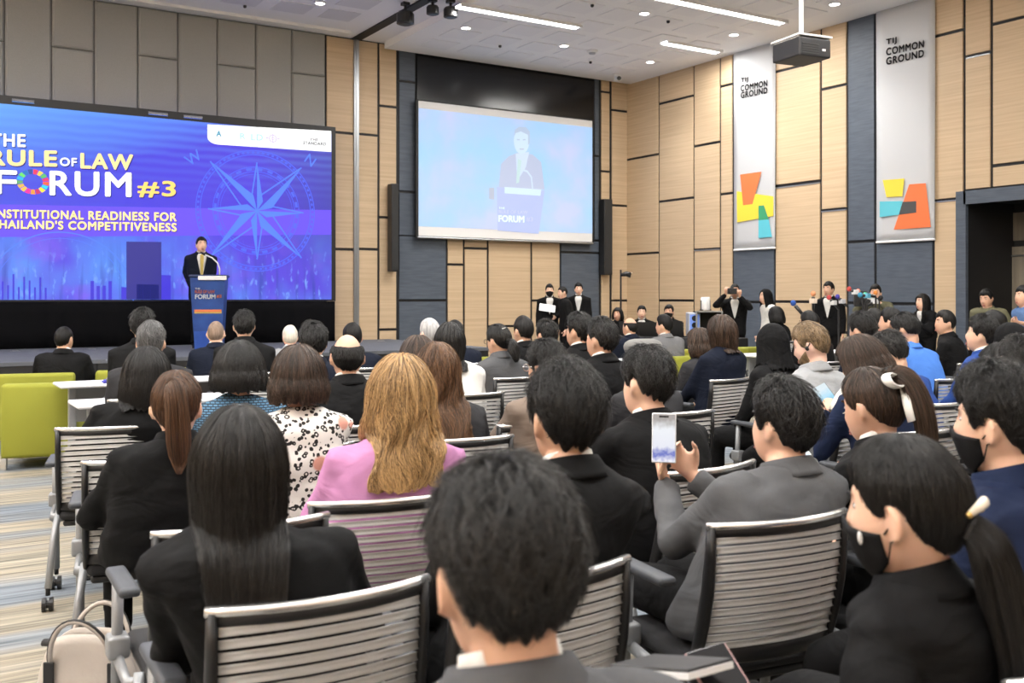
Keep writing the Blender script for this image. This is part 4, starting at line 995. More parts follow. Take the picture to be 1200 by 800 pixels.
def cloth(col, rough=.8, key=None):
    k = key or tuple(col)
    if k not in CLOTH:
        m = CLOTH[k] = mat('cloth_%02d' % len(CLOTH), col, rough, bump=.15, bscale=420, var=.10, vscale=9, spec=.16); nd, ln, b = nodes(m)
        tc = nd.new('ShaderNodeTexCoord'); mp = nd.new('ShaderNodeMapping'); mp.inputs['Scale'].default_value = (5, 5, 8); mp.inputs['Rotation'].default_value = (.5, .4, 0); ln.new(tc.outputs['Object'], mp.inputs[0])
        n = nd.new('ShaderNodeTexNoise'); n.inputs['Scale'].default_value = 1; n.inputs['Detail'].default_value = 2.5; n.inputs['Distortion'].default_value = 1.2; ln.new(mp.outputs[0], n.inputs['Vector'])
        bp = nd.new('ShaderNodeBump'); bp.inputs['Strength'].default_value = .55; bp.inputs['Distance'].default_value = .03; ln.new(n.outputs['Fac'], bp.inputs['Height'])
        o = next(q for q in nd if q.type == 'BUMP' and q != bp); ln.new(bp.outputs[0], o.inputs['Normal'])
    return CLOTH[k]
def leopard():
    m = mat('leopard_blouse', (.85, .82, .78), .75); nd, ln, b = nodes(m); g = nd.new('ShaderNodeTexCoord')
    v = nd.new('ShaderNodeTexVoronoi'); v.inputs['Scale'].default_value = 46; nz = nd.new('ShaderNodeTexNoise'); nz.inputs['Scale'].default_value = 30
    ln.new(g.outputs['Object'], v.inputs['Vector']); ln.new(g.outputs['Object'], nz.inputs['Vector'])
    a = nd.new('ShaderNodeMath'); a.operation = 'ADD'; ln.new(v.outputs['Distance'], a.inputs[0]); ln.new(nz.outputs['Fac'], a.inputs[1])
    r = ramp(nd, [(.0, (.85, .82, .78)), (.62, (.85, .82, .78)), (.66, (.015, .013, .012)), (.90, (.015, .013, .012)), (.94, (.85, .82, .78))]); ln.new(a.outputs[0], r.inputs[0])
    w = nd.new('ShaderNodeTexVoronoi'); w.inputs['Scale'].default_value = 8; ln.new(g.outputs['Object'], w.inputs['Vector'])
    r2 = ramp(nd, [(.20, (1, 1, 1)), (.28, (0, 0, 0))]); ln.new(w.outputs['Distance'], r2.inputs[0])
    mx = nd.new('ShaderNodeMix'); mx.data_type = 'RGBA'; ln.new(r2.outputs[0], mx.inputs[0]); ln.new(r.outputs[0], mx.inputs[6]); mx.inputs[7].default_value = (.75, .36, .28, 1); ln.new(mx.outputs[2], b.inputs['Base Color']); return m
def tweed():
    m = mat('blue_tweed', (.08, .16, .24), .9); nd, ln, b = nodes(m); g = nd.new('ShaderNodeTexCoord')
    k = nd.new('ShaderNodeTexBrick'); k.inputs['Scale'].default_value = 24; k.inputs['Color1'].default_value = (.06, .15, .26, 1); k.inputs['Color2'].default_value = (.10, .22, .34, 1); k.inputs['Mortar'].default_value = (.015, .03, .05, 1); k.inputs['Mortar Size'].default_value = .06
    mp = nd.new('ShaderNodeMapping'); mp.inputs['Rotation'].default_value = (PI / 2, 0, 0); ln.new(g.outputs['Object'], mp.inputs[0]); ln.new(mp.outputs[0], k.inputs['Vector']); ln.new(k.outputs['Color'], b.inputs['Base Color']); return m
CLOTH['leopard'] = leopard(); CLOTH['tweed'] = tweed()
C = dict(black=(.0055, .0055, .006), charcoal=(.030, .030, .033), grey=(.095, .097, .103), lgrey=(.30, .31, .32), mgrey=(.16, .16, .165), navy=(.009, .016, .045), dnavy=(.006, .009, .020), blue=(.020, .055, .22), bright=(.07, .20, .60), white=(.74, .73, .70),
         pink=(.50, .23, .43), taupe=(.20, .155, .125), olive=(.13, .125, .075), sky=(.10, .18, .36), cream=(.70, .63, .47))
M_SHOE = mat('shoe_black', (.01, .01, .01), .3)
_tr = {}
def trousers_mesh(kind):
    if kind in _tr: return _tr[kind]
    m = MB()
    if kind == 'sit':
        m.tube([(0, -.10, .56), (0, -.03, .54), (0, .06, .545)], [(.10, .09), (.185, .095), (.17, .085)], 14, (0, 0, 1))
        for s in (-1, 1):
            m.tube([(s * .09, .0, .54), (s * .10, .2, .545), (s * .115, .42, .53), (s * .12, .47, .50), (s * .12, .48, .42), (s * .12, .47, .25), (s * .12, .45, .10)], [.09, .085, .07, .068, .065, .058, .055], 12)
    else:
        m.tube([(0, 0, .98), (0, 0, .90), (0, 0, .82)], [(.15, .10), (.165, .11), (.16, .11)], 14, (0, 1, 0))
        for s in (-1, 1): m.tube([(s * .085, 0, .90), (s * .09, .005, .70), (s * .095, .01, .48), (s * .10, -.01, .28), (s * .105, -.02, .07)], [.092, .082, .066, .06, .055], 12)
    me = remesh(m, .022, 3, 'trousers'); _tr[kind] = me; return me
def shoe_mesh():
    if 'shoe' in _tr: return _tr['shoe']
    m = MB().tube([(0, -.07, .045), (0, -.03, .055), (0, .05, .045), (0, .13, .032), (0, .185, .026), (0, .20, .022)], [(.025, .04), (.036, .052), (.040, .042), (.042, .030), (.034, .024), (.012, .012)], 12, (0, 0, 1)).box(-.035, .035, -.085, .15, .0, .014)
    _tr['shoe'] = m.mesh('shoe', True); return _tr['shoe']
PEOPLE = []
def person(px, py, D, label, sex='m', hair=('short', 'black'), top='black', skin_='m', yaw=None, hyaw=None, hpitch=0.0, lean=.03, pose='sit', collar='white', tie=None, low='black',
           mask=None, glasses=False, arms=None, front=False, seat='chair', cdx=0.0, cdy=0.0, chlabel=None, scale=1.0, htilt=0.0, sleeve=1.0, floorz=0.0, curl=(.7, .7), jname=None, topz=None, thick=None, shoulders=1.0, hands=None, chyaw=None, ch=None):
    X, Y = pos(px, D); kind, hcol = hair
    hth = {'short': .022, 'bald': .004, 'buzz': .006, 'side': .02, 'bob': .024, 'long': .022, 'wavy': .026, 'pony': .014, 'lowpony': .014, 'hijab': .018, 'beret': .05, 'cap': .03, 'hat': .04, 'bun': .02}[kind]
    S = scale
    ztop = zat(py, D) if topz is None else topz
    zc = ztop - (.118 + hth) * S
    tx, ty = 5.0, 16.0
    want = math.atan2(-(tx - X), (ty - Y))
    if yaw is None: yaw = want * .6
    else: yaw = math.radians(yaw)
    hyaw = (want - yaw) if hyaw is None else math.radians(hyaw)
    near = D < 2.8; mid = D < 5.5
    vx = .0076 if near else (.0105 if mid else (.0145 if D < 9 else .018)); vj = .0105 if near else (.0145 if mid else (.022 if D < 9 else .027))
    sit = pose == 'sit'
    fs = .94 if sex == 'f' else 1.03; fs *= shoulders
    zh = (.50 if sit else .92) - (0 if sit else .0)
    zc -= floorz
    zn = zc - (.118 if sex == 'f' else .124) * S                   # base of the neck at the back
    ny = lean + (.02 if sit else 0)       # forward offset of the neck base
    nx = 0.0
    if ch is not None:          # seat known: the chair's top rail at pixel ch[0], ch[1], turned by ch[2]
        Dc = (CAMH - .84) * FPX / (ch[1] - HOR); rx, ry = pos(ch[0], Dc); cyw = math.radians(ch[2]); o_ = np.array([rx, ry, 0]) - rotz(cyw) @ np.array([0, -.285, 0])
        hl = rotz(-yaw) @ (np.array([X, Y, 0]) - o_); nx = float(np.clip(hl[0], -.19, .19)); ny = float(np.clip(hl[1] - .035, -.05, .24)); chair(o_[0], o_[1], cyw, chlabel); seat = None
    hc = np.array([nx, ny + .035, zc])
    Rh = rotz(hyaw) @ rotx(-hpitch * PI / 180) @ roty(htilt * PI / 180)
    root = thing('person', label, 'person', (X, Y, floorz), yaw)
    o0 = np.array([hc[0], hc[1], 0]); off = rotz(yaw) @ o0; root.location = (X - off[0], Y - off[1], floorz)
    PEOPLE.append((X - off[0], Y - off[1], label, D))
    # torso
    tt = np.array([-.06, 0, .12, .35, .6, .80, .895, .955, .99, 1.04]); Hn = zn - zh
    aa = np.array([.17, .195, .195, .188, .202, .216, .212, .180, .118, .066]) * fs * S; bb = np.array([.12, .15, .145, .132, .128, .120, .108, .094, .080, .064]) * (.93 if sex == 'f' else 1) * S
    if not sit: aa[:3] = np.array([.175, .182, .178]) * fs * S; bb[:3] = .125
    def spine(t): return np.stack([nx * np.clip(t, 0, 1.1) ** 1.3, ny * np.clip(t, 0, 1.1) ** 1.3 - .03 * np.sin(np.clip(t, 0, 1) * PI) + (.0 if sit else 0), zh + Hn * t], -1)
    tt0 = tt.copy()
    if not sit: tt0[0] = -.24; tt0[1] = -.1
    def tor(t):
        t = np.atleast_1d(t); c = spine(t); return c, np.interp(t, tt0, aa), np.interp(t, tt0, bb)
    def surf(t, ang, offs=0.0):
        c, a, b = tor(t); e = 2 / 2.4; sx, sy = math.sin(ang), math.cos(ang)
        return np.array([c[0, 0] + (a[0] + offs) * np.sign(sx) * abs(sx) ** e, c[0, 1] + (b[0] + offs) * np.sign(sy) * abs(sy) ** e, c[0, 2]])
    def loft(mb, k, ex=0.0, t0=None, t1=None):
        ts = np.linspace(tt0[0] if t0 is None else t0, tt0[-1] if t1 is None else t1, 22); n = 28; V = []
        for t in ts:
            for q in range(n): V.append((surf(t, 2 * PI * q / n, ex) - spine(np.array([t]))[0]) * np.array([k, 1, 1]) + spine(np.array([t]))[0])
        f = []
        for i in range(len(ts) - 1):
            for q in range(n): f.append((i * n + q, i * n + (q + 1) % n, (i + 1) * n + (q + 1) % n, (i + 1) * n + q))
        f.append(tuple(range(n))); f.append(tuple((len(ts) - 1) * n + q for q in range(n - 1, -1, -1)))
        mb.add(V, [q[::-1] for q in f])
    zs = zh + Hn * .865; ysh = float(spine(np.array([.865]))[0, 1])
    xsh = float(spine(np.array([.865]))[0, 0]); sh = {s: np.array([xsh + s * .170 * fs * S, ysh, zs]) for s in (-1, 1)}
    if arms is None: arms = {}
    W = {}; El = {}
    for s in (-1, 1):
        a = arms.get(s)
        if a is None:
            a = (s * .085, .30, max(.60, zh + .11)) if sit else (s * .235, .06, zh - .10)
        if isinstance(a, dict):     # wrist given as pixel + depth
            wx, wy = pos(a['px'], a['D']); w = rotz(-yaw) @ (np.array([wx, wy, zat(a['py'], a['D']) - floorz]) - np.array([root.location.x, root.location.y, 0])); pole = a.get('pole', (s * .6, -.2, -1))
        else: w = np.array(a, float); pole = (s * .9, -.6, -.55) if sit else ((s * .5, -1, 0) if w[2] < 1.25 else (s * .9, .1, -1))
        El[s], W[s] = ik(sh[s], w, .285 * S, .255 * S, pole)
    body = MB(); head_parts(body, Rh * S, hc, near)
    nb = spine(np.array([.9]))[0]
    nr = (.053 if sex == 'm' else .045) * S
    body.tube([nb, lerp(nb, hc, .35) + np.array([0, -.004, 0]), hc + Rh @ np.array([0, -.018, -.075]) * S, hc + Rh @ np.array([0, -.012, -.03]) * S], [nr * 1.35, nr * 1.06, nr, nr * .95], 16)
    loft(body, .93, -.016, .05, .985)
    for s in (-1, 1):
        body.tube([sh[s] - np.array([s * .034, 0, 0]), sh[s], El[s], W[s]], [.05, .045, .038, .024], 10)
        dv = W[s] - El[s]; dv = dv / np.linalg.norm(dv)
        hd = (hands or {}).get(s)
        if hd is not None: hand(body, W[s], hd[0], hd[1], s, hd[2], S)
        else:
            nn = (0, 0, 1) if sit else (s, -.3, 0); d2 = dv if not sit else dv * .8 + np.array([-s * .35, .1, -.1]); hand(body, W[s], d2, nn, s, .7 if sit else .45, S)
    bo = obj('body', remesh(body, vx, 2, 'body'), skin(skin_), root)
    # jacket / top
    cm = CLOTH.get(top) or cloth(C[top] if isinstance(top, str) else top)
    J = MB(); loft(J, 1.0)
    for s in (-1, 1):
        P = [sh[s] - np.array([s * .05, 0, 0]), sh[s] + np.array([s * .012, 0, -.004]), lerp(sh[s], El[s], .5), El[s], lerp(El[s], W[s], .5), W[s] - (W[s] - El[s]) * .03]
        R = [.072, .070, .064, .058, .051, .043] if sex == 'm' else [.062, .06, .054, .049, .043, .037]
        if sleeve < 1: P = P[:3] + [lerp(sh[s], El[s], .75)]; R = R[:3] + [.062]
        J.tube(P, [r * S for r in R], 14)
    jm = remesh(J, vj, 4 if mid else 2, 'jacket')
    if D < 7:
        n = len(jm.vertices); co = np.empty(n * 3, np.float32); jm.vertices.foreach_get('co', co); co = co.reshape(-1, 3); no = np.empty(n * 3, np.float32); jm.vertices.foreach_get('normal', no); no = no.reshape(-1, 3)
        rg = np.random.default_rng(int(px)); dsp = np.zeros(n)
        for k in range(7):
            w = rg.normal(0, 1, 3) * np.array([16, 16, 24]); p1 = rg.uniform(0, 6); w2 = rg.normal(0, 9, 3); q = np.sin(co @ w + p1 + 1.6 * np.sin(co @ w2)); dsp += np.abs(q) ** 2 * np.sign(q) / 7
        co += no * (dsp * .017)[:, None]; jm.vertices.foreach_set('co', co.ravel()); jm.update()
    jk = obj(jname or ('jacket' if top not in ('leopard', 'tweed', 'pink', 'sky', 'olive') else 'top_garment'), jm, cm, root)
    # collars
    def ringc(r0, r1, zb, zt, name, m, gap=28, th=.004, tilt=.28):
        g = math.radians(gap); G = np.zeros((31, 5, 3))
        cc = spine(np.array([1.0]))[0]
        for i, p in enumerate(np.linspace(g, 2 * PI - g, 31)):
            fr = math.cos(p)
            for j, q in enumerate(np.linspace(0, 1, 5)):
                r = lerp(r0, r1, q) * S; zz = lerp(zb, zt, q) - .022 * (fr + .4)
                G[i, j] = cc + np.array([math.sin(p) * r, math.cos(p) * r * .95 + .012 + zz * tilt, zz])
        mb = MB().sheet(G, th); return mb.build(name, m, jk, True)
    if collar and kind not in ('hijab',):
        if collar != 'none':
            ringc(.070 if sex == 'm' else .06, .060 if sex == 'm' else .052, -.012, .050, 'shirt_collar', cloth(C['white'], .6) if collar == 'white' else cloth(C[collar]))
        ringc(.104 if sex == 'm' else .092, .073 if sex == 'm' else .064, -.016, .034, 'jacket_collar', cm, 34, .007)
    elif not collar: ringc(.075, .064, -.03, -.002, 'neckband', cm, 4, .005)
    if front:
        def vpatch(t0, t1, w0, w1, offs, name, m, th=.006, side=None):
            G = np.zeros((9, 12, 3))
            for j, t in enumerate(np.linspace(t0, t1, 12)):
                w = lerp(w0, w1, j / 11)
                for i, q in enumerate(np.linspace(-1, 1, 9)):
                    ang = w * q if side is None else side * (w + (q + 1) / 2 * .28 * (.5 + .5 * math.sin(j / 11 * PI * .9 + .3)))
                    G[i, j] = surf(t, ang, offs)
            MB().sheet(G, -th).build(name, m, jk, True)
        vpatch(.36, .985, .015, .30, .004, 'shirt_front', cloth(C['white'], .6) if collar in ('white', 'none') else cloth(C[collar]))
        if tie: vpatch(.38, .965, .05, .08, .012, 'tie', cloth(tie, .5))
        for s in (-1, 1): vpatch(.36, .98, .02, .30, .010, 'lapel', cm, side=s)
    # trousers and shoes (seat height 0.455)
    lo = obj('trousers', trousers_mesh('sit' if sit else 'stand'), cloth(C[low]), root)
    for s in (-1, 1):
        so = obj('shoe', shoe_mesh(), M_SHOE, root); so.location = (s * (.12 if sit else .105), .46 if sit else -.01, 0)
    # face
    HM = Matrix.LocRotScale(Vector(hc), Matrix(Rh.tolist()).to_quaternion(), Vector((S, S, S)))
    for s in (-1, 1):
        fo = obj('eye', F_EYE[s], M_EYEW, bo, M=HM); obj('iris', F_IRI[s], M_IRIS, bo, M=HM)
        obj('eyebrow', F_BRO[s], hmat('black' if hcol in ('black', 'soft') or kind in ('hijab', 'cap', 'hat') else hcol), bo, M=HM)
    if mask: obj('face_mask', F_MSK, cloth({'black': (.012, .012, .013), 'white': (.7, .72, .75)}[mask], .7), root, M=HM)
    else: obj('mouth', F_MOU, M_LIP, bo, M=HM)
    if glasses: obj('glasses', F_GLA, M_BLKPL if glasses is True else M_CHROME, root, M=HM)
    # hair
    seed = int(px * 7 + py); hm = cloth(C['black']) if kind == 'hijab' else hmat(hcol); Rt = Rh.T
    def over(G, ins):       # keep hanging hair outside shoulders and back
        P = (G.reshape(-1, 3) * S) @ Rh.T + hc; t = (P[:, 2] - zh) / Hn
        c = spine(t); a = np.interp(t, tt0, aa) + .012 - ins; b = np.interp(t, tt0, bb) + .014 - ins
        dx, dy = P[:, 0] - c[:, 0], P[:, 1] - c[:, 1]; e = np.sqrt((dx / a) ** 2 + (dy / b) ** 2) + 1e-6
        push = (t < .99) & (e < 1)
        ny_ = c[:, 1] - b * np.sqrt(np.clip(1 - (dx / a) ** 2, 0.02, 1))
        back = push & (dy < .02); P[back, 1] = np.minimum(P[back, 1], ny_[back])
        fr = push & ~back; P[fr, 1] = c[fr, 1] + b[fr] * np.sqrt(np.clip(1 - (dx[fr] / a[fr]) ** 2, .02, 1))
        return (((P - hc) @ Rh) / S).reshape(G.shape)
    hn = 'hair'; G = Gi = None; dens = 1.0; du = .28; extra = []
    if kind in ('short', 'bald', 'buzz', 'side'):
        tp, sd = {'short': (.024, .013), 'side': (.024, .010), 'bald': (.005, .006), 'buzz': (.005, .004)}[kind]
        if thick: tp, sd = thick
        tmin = None
        if kind == 'bald': tmin = ([0, 60, 80, 110, 140, 180], [62, 62, 62, 60, 60, 62])
        G, Gi = cap_grid(MEN_T, tp, sd, .017 if kind == 'short' else .006, seed, tmin=tmin)
        du = .3
    elif kind in ('pony', 'lowpony', 'bun'):
        G, Gi = cap_grid(WOM_T, .014, .011, .003, seed); du = .55
        if kind == 'pony':
            pth = [(0, -.060, .085), (0, -.105, .105), (.01, -.145, .075), (.018, -.160, -.02), (.022, -.155, -.10), (.022, -.145, -.17), (.02, -.135, -.21)]; rd = [(.016, .016), (.022, .020), (.030, .024), (.036, .026), (.036, .024), (.028, .016), (.008, .006)]
        elif kind == 'lowpony':
            pth = [(0, -.085, -.02), (0, -.115, -.03), (.005, -.135, -.07), (.01, -.140, -.16), (.01, -.145, -.26), (.0, -.15, -.36), (0, -.15, -.41)]; rd = [(.02, .018), (.024, .02), (.036, .028), (.045, .030), (.043, .026), (.028, .016), (.006, .005)]
        if kind == 'lowpony' and thick: pth = [(a_, b_, lerp(-.02, c_, thick)) for a_, b_, c_ in pth]
        if kind == 'bun':
            pth = [(0, -.08, .05), (0, -.12, .06), (0, -.145, .05)]; rd = [(.02, .02), (.04, .04), (.01, .01)]
        T = tail_grid(pth, rd, seed); extra.append(('ponytail' if kind != 'bun' else 'bun', over(T, .0)))
    elif kind in ('bob', 'long', 'wavy', 'hijab'):
        kw = dict(bob=dict(length=-.10, top=.024, side=.030, flare=.16, tuck=.10), long=dict(length=-.29, top=.018, side=.020, flare=.06, tuck=.04, taper=.70), wavy=dict(length=-.26, top=.026, side=.030, flare=.16, tuck=-.02, wave=.017, taper=.95, rough=.009),
                  hijab=dict(length=-.155, top=.018, side=.020, flare=.04, tuck=-.30, face=42, fringe=46, rough=.0025))[kind]
        if thick: kw.update(thick)
        G, Gi = curtain_grid(seed=seed, over=over, **kw); du = .5 if kind != 'hijab' else 0
        if kind == 'hijab': hn = 'headscarf'
    elif kind in ('beret', 'cap', 'hat'):
        G, Gi = cap_grid(WOM_T if sex == 'f' else MEN_T, .008, .010, .003, seed); du = .4
    ho = MB().shell(G, Gi, True).build(hn, hm, root, True); ho.matrix_local = HM
    if D > 8.5 or kind == 'hijab': ns = 0
    elif not mid: ns = 1000
    elif near: ns = 6500
    else: ns = 2600
    rad = .0006 if near else (.001 if mid else .0017)
    if kind == 'buzz': ns = int(ns * 1.0); du = .06
    if ns: strands(G, int(ns * (1.5 if kind in ('long', 'wavy', 'bob') else 1)), du, 9, .020 if kind == 'short' else .009, 4.5 if kind in ('short', 'side', 'wavy') else 1.3, rad, seed, strand_mat(hcol), ho)
    for nm, T in extra:
        mb = MB(); n, m2 = T.shape[:2]; f = [((i % n) * m2 + j, ((i + 1) % n) * m2 + j, ((i + 1) % n) * m2 + j + 1, (i % n) * m2 + j + 1) for i in range(n) for j in range(m2 - 1)]
        f += [tuple(i * m2 for i in range(n)), tuple(i * m2 + m2 - 1 for i in range(n - 1, -1, -1))]
        mb.add(T.reshape(-1, 3), f); to = mb.build(nm, hm, root, True); to.matrix_local = HM
        if ns: strands(T, int(ns * .5), .6, 9, .007, .8, rad, seed + 1, strand_mat(hcol), to)
        if kind != 'bun':
            tp = T[:, 2].mean(0)
            b = MB().tube([T[i % n, 3] * 1.04 - T[:, 3].mean(0) * .04 for i in range(0, n + 1, 2)], .006, 6).build('hair_tie', M_BLACK, root); b.matrix_local = HM
    if seat == 'chair':
        cy = yaw if chyaw is None else math.radians(chyaw)
        cdv = rotz(cy) @ np.array([cdx, -.005 + cdy, 0]); chair(root.location.x + cdv[0], root.location.y + cdv[1], cy, chlabel or ('slatted chair of the ' + label.split(' ', 0)[0]))
    return root, HM, hc, zh
# ------------------------------------------------------------------ the audience (pixel of the crown, distance from the camera)
def P(px, py, D, label, who=None, **k):
    if k.get('seat', 'chair') == 'chair': k['chlabel'] = 'black-framed chair with grey slatted back seating ' + who
    return person(px, py, D, label, **k)
# nearest rows
P(592, 545, 1.23, 'person in grey suit and white shirt collar, nearest the camera, seen from behind', 'the nearest person in grey suit', hair=('short', 'soft'), top='grey', thick=(.024, .017), yaw=-8, hyaw=-2, hpitch=8, low='charcoal')
P(280, 474, 2.1, 'person in black blazer in the nearest left chair, handbag on the carpet beside', 'the nearest person in black blazer at left', sex='f', hair=('long', 'soft'), yaw=-10, hyaw=-4, collar='none', lean=.02, ch=(388, 704, -2))
r3 = P(1060, 513, 1.74, 'person wearing a black face mask and pearl hair clip, black blazer, at lower right', 'the person with the pearl hair clip', sex='f', hair=('lowpony', 'black'), mask='black', yaw=6, hyaw=14, hpitch=8, lean=.06, collar='none', skin_='l',
       arms={-1: dict(px=905, py=880, D=1.72), 1: dict(px=950, py=900, D=1.6)}, ch=(1300, 777, 4))
P(1170, 430, 2.36, 'person in navy suit with black face mask at the right edge', 'the masked person in navy suit', hair=('short', 'black'), top='navy', mask='black', yaw=6, hyaw=10, collar='none', thick=(.03, .018), hpitch=4, skin_='l')
P(470, 415, 3.2, 'person in pink long-sleeved top', 'the person in pink long-sleeved top', sex='f', hair=('wavy', 'blond'), top='pink', skin_='p', collar=None, yaw=-14, hyaw=-4, lean=.03, ch=(458, 588, -10))
P(662, 428, 2.5, 'person in black suit behind the grey-suited nearest person, back to the camera', 'the person in black suit in the middle front', hair=('short', 'black'), top='black', yaw=-6, hyaw=-2, collar='white', thick=(.028, .018), ch=(652, 678, 0))
r7 = P(917, 446, 2.98, 'person in grey suit holding up a phone with both hands', 'the person holding up a phone', hair=('short', 'black'), top='grey', yaw=-4, hyaw=12, lean=.02, collar='none', thick=(.026, .018), cdx=.02, skin_='l',
       arms={-1: dict(px=780, py=566, D=3.22, pole=(-.5, 0, -1)), 1: dict(px=812, py=558, D=3.22, pole=(.3, 0, -1))}, hands={-1: ((-.25, .1, .95), (-.55, .6, .1), .55), 1: ((-.5, .25, .75), (.2, .9, .2), .6)}, shoulders=1.06, ch=(926, 612, -8))
r8 = P(1022, 432, 3.25, 'person with a white hair bow, looking down at a phone', 'the person with the white hair bow', sex='f', hair=('pony', 'dbrown'), top='black', yaw=0, hyaw=8, hpitch=14, collar='white', arms={-1: dict(px=940, py=565, D=3.3)}, lean=.06)
P(207, 436, 3.62, 'person in black jacket in the second chair along the aisle', 'the second person along the aisle', sex='f', hair=('pony', 'brown'), top='black', collar='none', skin_='l', thick=None, ch=(176, 541, -12))
P(172, 406, 4.8, 'person in black jacket by the aisle beside the short white table', 'the person by the short white table', sex='f', hair=('bob', 'black'), top='black', thick=dict(length=-.15, side=.034), collar='none', lean=.08, ch=(129, 502, -12))
P(280, 399, 4.6, 'person in blue tweed jacket', 'the person in blue tweed', sex='f', hair=('bob', 'black'), top='tweed', collar=None, thick=dict(side=.040, length=-.085))
P(350, 404, 4.1, 'person in white blouse with black and pink animal print', 'the person in printed blouse', sex='f', hair=('bob', 'dbrown'), top='leopard', collar=None, thick=dict(length=-.09, side=.034), ch=(352, 526, -4))
P(407, 391, 5.0, 'person in black suit directly right of the printed blouse', 'the person right of the printed blouse', hair=('bald', 'black'), top='black')
P(512, 401, 4.55, 'person in dark top between pink top and white jacket', 'the person beyond the pink top', sex='f', hair=('wavy', 'wave'), top='charcoal', collar='none', thick=dict(length=-.30, wave=.016, side=.026))
P(490, 393, 5.6, 'person in black top half hidden beyond the pink-topped person', 'the half hidden person in black top', sex='f', hair=('bob', 'dbrown'), top='black', collar='none')
P(527, 377, 6.5, 'person in white jacket by the stage end', 'the person in white jacket', sex='f', hair=('long', 'black'), top='white', collar=None, thick=dict(length=-.17))
r17 = P(584, 380, 7.6, 'person in grey blazer with glasses and a clip in the hair', 'the person in grey blazer with the hair clip', sex='f', hair=('lowpony', 'black'), top='grey', glasses=True, thick=.42, hyaw=20, hpitch=12, collar='none', ch=(614, 443, 0))
P(640, 400, 4.85, 'person in taupe suit wearing glasses, looking left', 'the person in taupe suit', hair=('short', 'black'), top='taupe', glasses='metal', yaw=4, hyaw=14, hpitch=5, collar='white', ch=(637, 497, 2))
P(757, 410, 3.8, 'person in black suit leaning left in front of the beret', 'the person leaning left in front of the beret', hair=('short', 'black'), top='black', yaw=4, hyaw=4, htilt=8, hpitch=8, thick=(.03, .02), skin_='l', shoulders=1.05, arms={-1: dict(px=706, py=522, D=3.95, pole=(-1, 0, -.6))}, hands={-1: ((-.1, .3, .9), (-.6, .6, .2), .4)})
rb = P(752, 392, 5.5, 'person wearing a grey beret', 'the person in grey beret', sex='f', hair=('beret', 'black'), top='charcoal', collar='none')
P(704, 372, 6.1, 'person in black suit looking left, right of the grey blazer row', 'the broad person in black suit looking left', hair=('short', 'black'), top='black', yaw=0, hyaw=16, thick=(.016, .012), shoulders=1.12)
P(678, 366, 7.1, 'person in black suit looking left, in front of the three standing by the wall', 'the person in front of the standing three', hair=('short', 'black'), top='black', yaw=2, hyaw=16, thick=(.016, .012), shoulders=1.08)
P(613, 370, 8.7, 'person in black suit beyond the grey blazer, under the screen', 'the person beyond the grey blazer', hair=('short', 'soft'), top='black', yaw=0, hyaw=4)
P(640, 374, 8.35, 'person in black suit with white collar left of the looking-left pair', 'the person left of the looking-left pair', hair=('short', 'black'), top='black', yaw=0, hyaw=6, thick=(.014, .010))
P(738, 372, 12.15, 'person in black suit in an armchair before the covered desk', None, hair=('bald', 'black'), top='dnavy', yaw=0, hyaw=14, seat=None)
P(778, 368, 12.6, 'person in light grey suit in an armchair before the covered desk', None, hair=('short', 'black'), top='mgrey', yaw=0, hyaw=24, seat=None, scale=1.1)
P(845, 368, 7.45, 'person in navy jacket in front of the camera crew', 'the person in navy jacket before the camera crew', sex='f', hair=('long', 'dbrown'), top='dnavy', yaw=0, hyaw=12, collar='none', thick=dict(length=-.14, side=.024), ch=(862, 445, 8))
P(819, 384, 8.4, 'person in grey top half hidden left of the navy jacket', 'the half hidden person in grey top', sex='f', hair=('bob', 'dbrown'), top='charcoal', yaw=0, hyaw=25, collar='none')
P(905, 378, 6.35, 'person in black headscarf and black robe', 'the person in black headscarf', sex='f', hair=('hijab', 'black'), top='black', collar=None)
r30 = P(950, 378, 5.65, 'person in pale grey suit with an earpiece, looking down left', 'the person in pale grey suit', hair=('side', 'sand'), top='lgrey', skin_='p', yaw=0, hyaw=30, hpitch=18, collar='none', lean=.08)
r31 = P(1010, 392, 4.85, 'person in navy jacket with cream scarf, holding a phone', 'the person with cream scarf', sex='f', hair=('bob', 'dbrown'), top='navy', yaw=0, hyaw=18, hpitch=20, collar=None, thick=dict(length=-.12), arms={-1: dict(px=968, py=480, D=4.9)}, lean=.09)
r32 = P(1044, 388, 6.05, 'person in blue suit with black headphones round the neck', 'the person with headphones', hair=('short', 'soft'), top='blue', yaw=0, hyaw=8, hpitch=28, lean=.12, skin_='l')
P(1062, 367, 7.75, 'person in bright blue jacket bending forward', 'the person in bright blue jacket', hair=('short', 'black'), top='bright', yaw=-2, hyaw=10, hpitch=25, lean=.14, collar='none')
P(1010, 366, 7.3, 'person in navy suit with white collar before the microphones', 'the person in navy suit before the microphones', hair=('short', 'black'), top='dnavy', yaw=0, hyaw=4, hpitch=10)
P(1024, 361, 9.6, 'person in charcoal suit in the row nearest the microphones', 'the person in charcoal suit nearest the microphones', hair=('short', 'soft'), top='charcoal', yaw=0, hyaw=10)
P(1043, 360, 8.75, 'person in black suit looking left beside the bright blue jacket', 'the person beside the bright blue jacket', hair=('short', 'black'), top='black', yaw=4, hyaw=22)
P(1107, 363, 10.0, 'person in black shirt turned round to look left, below the wide banner', 'the person turned round to look left', hair=('short', 'soft'), top='black', yaw=20, hyaw=38, collar='none', skin_='m')
P(1150, 370, 6.9, 'person in royal blue suit leaning back in profile', 'the person in royal blue suit', hair=('short', 'black'), top='blue', yaw=6, hyaw=16, hpitch=-6, lean=-.05, skin_='l')
P(1184, 377, 6.35, 'person in black headscarf at the right edge', 'the person in headscarf at the right edge', sex='f', hair=('hijab', 'black'), top='black', collar=None, yaw=0)
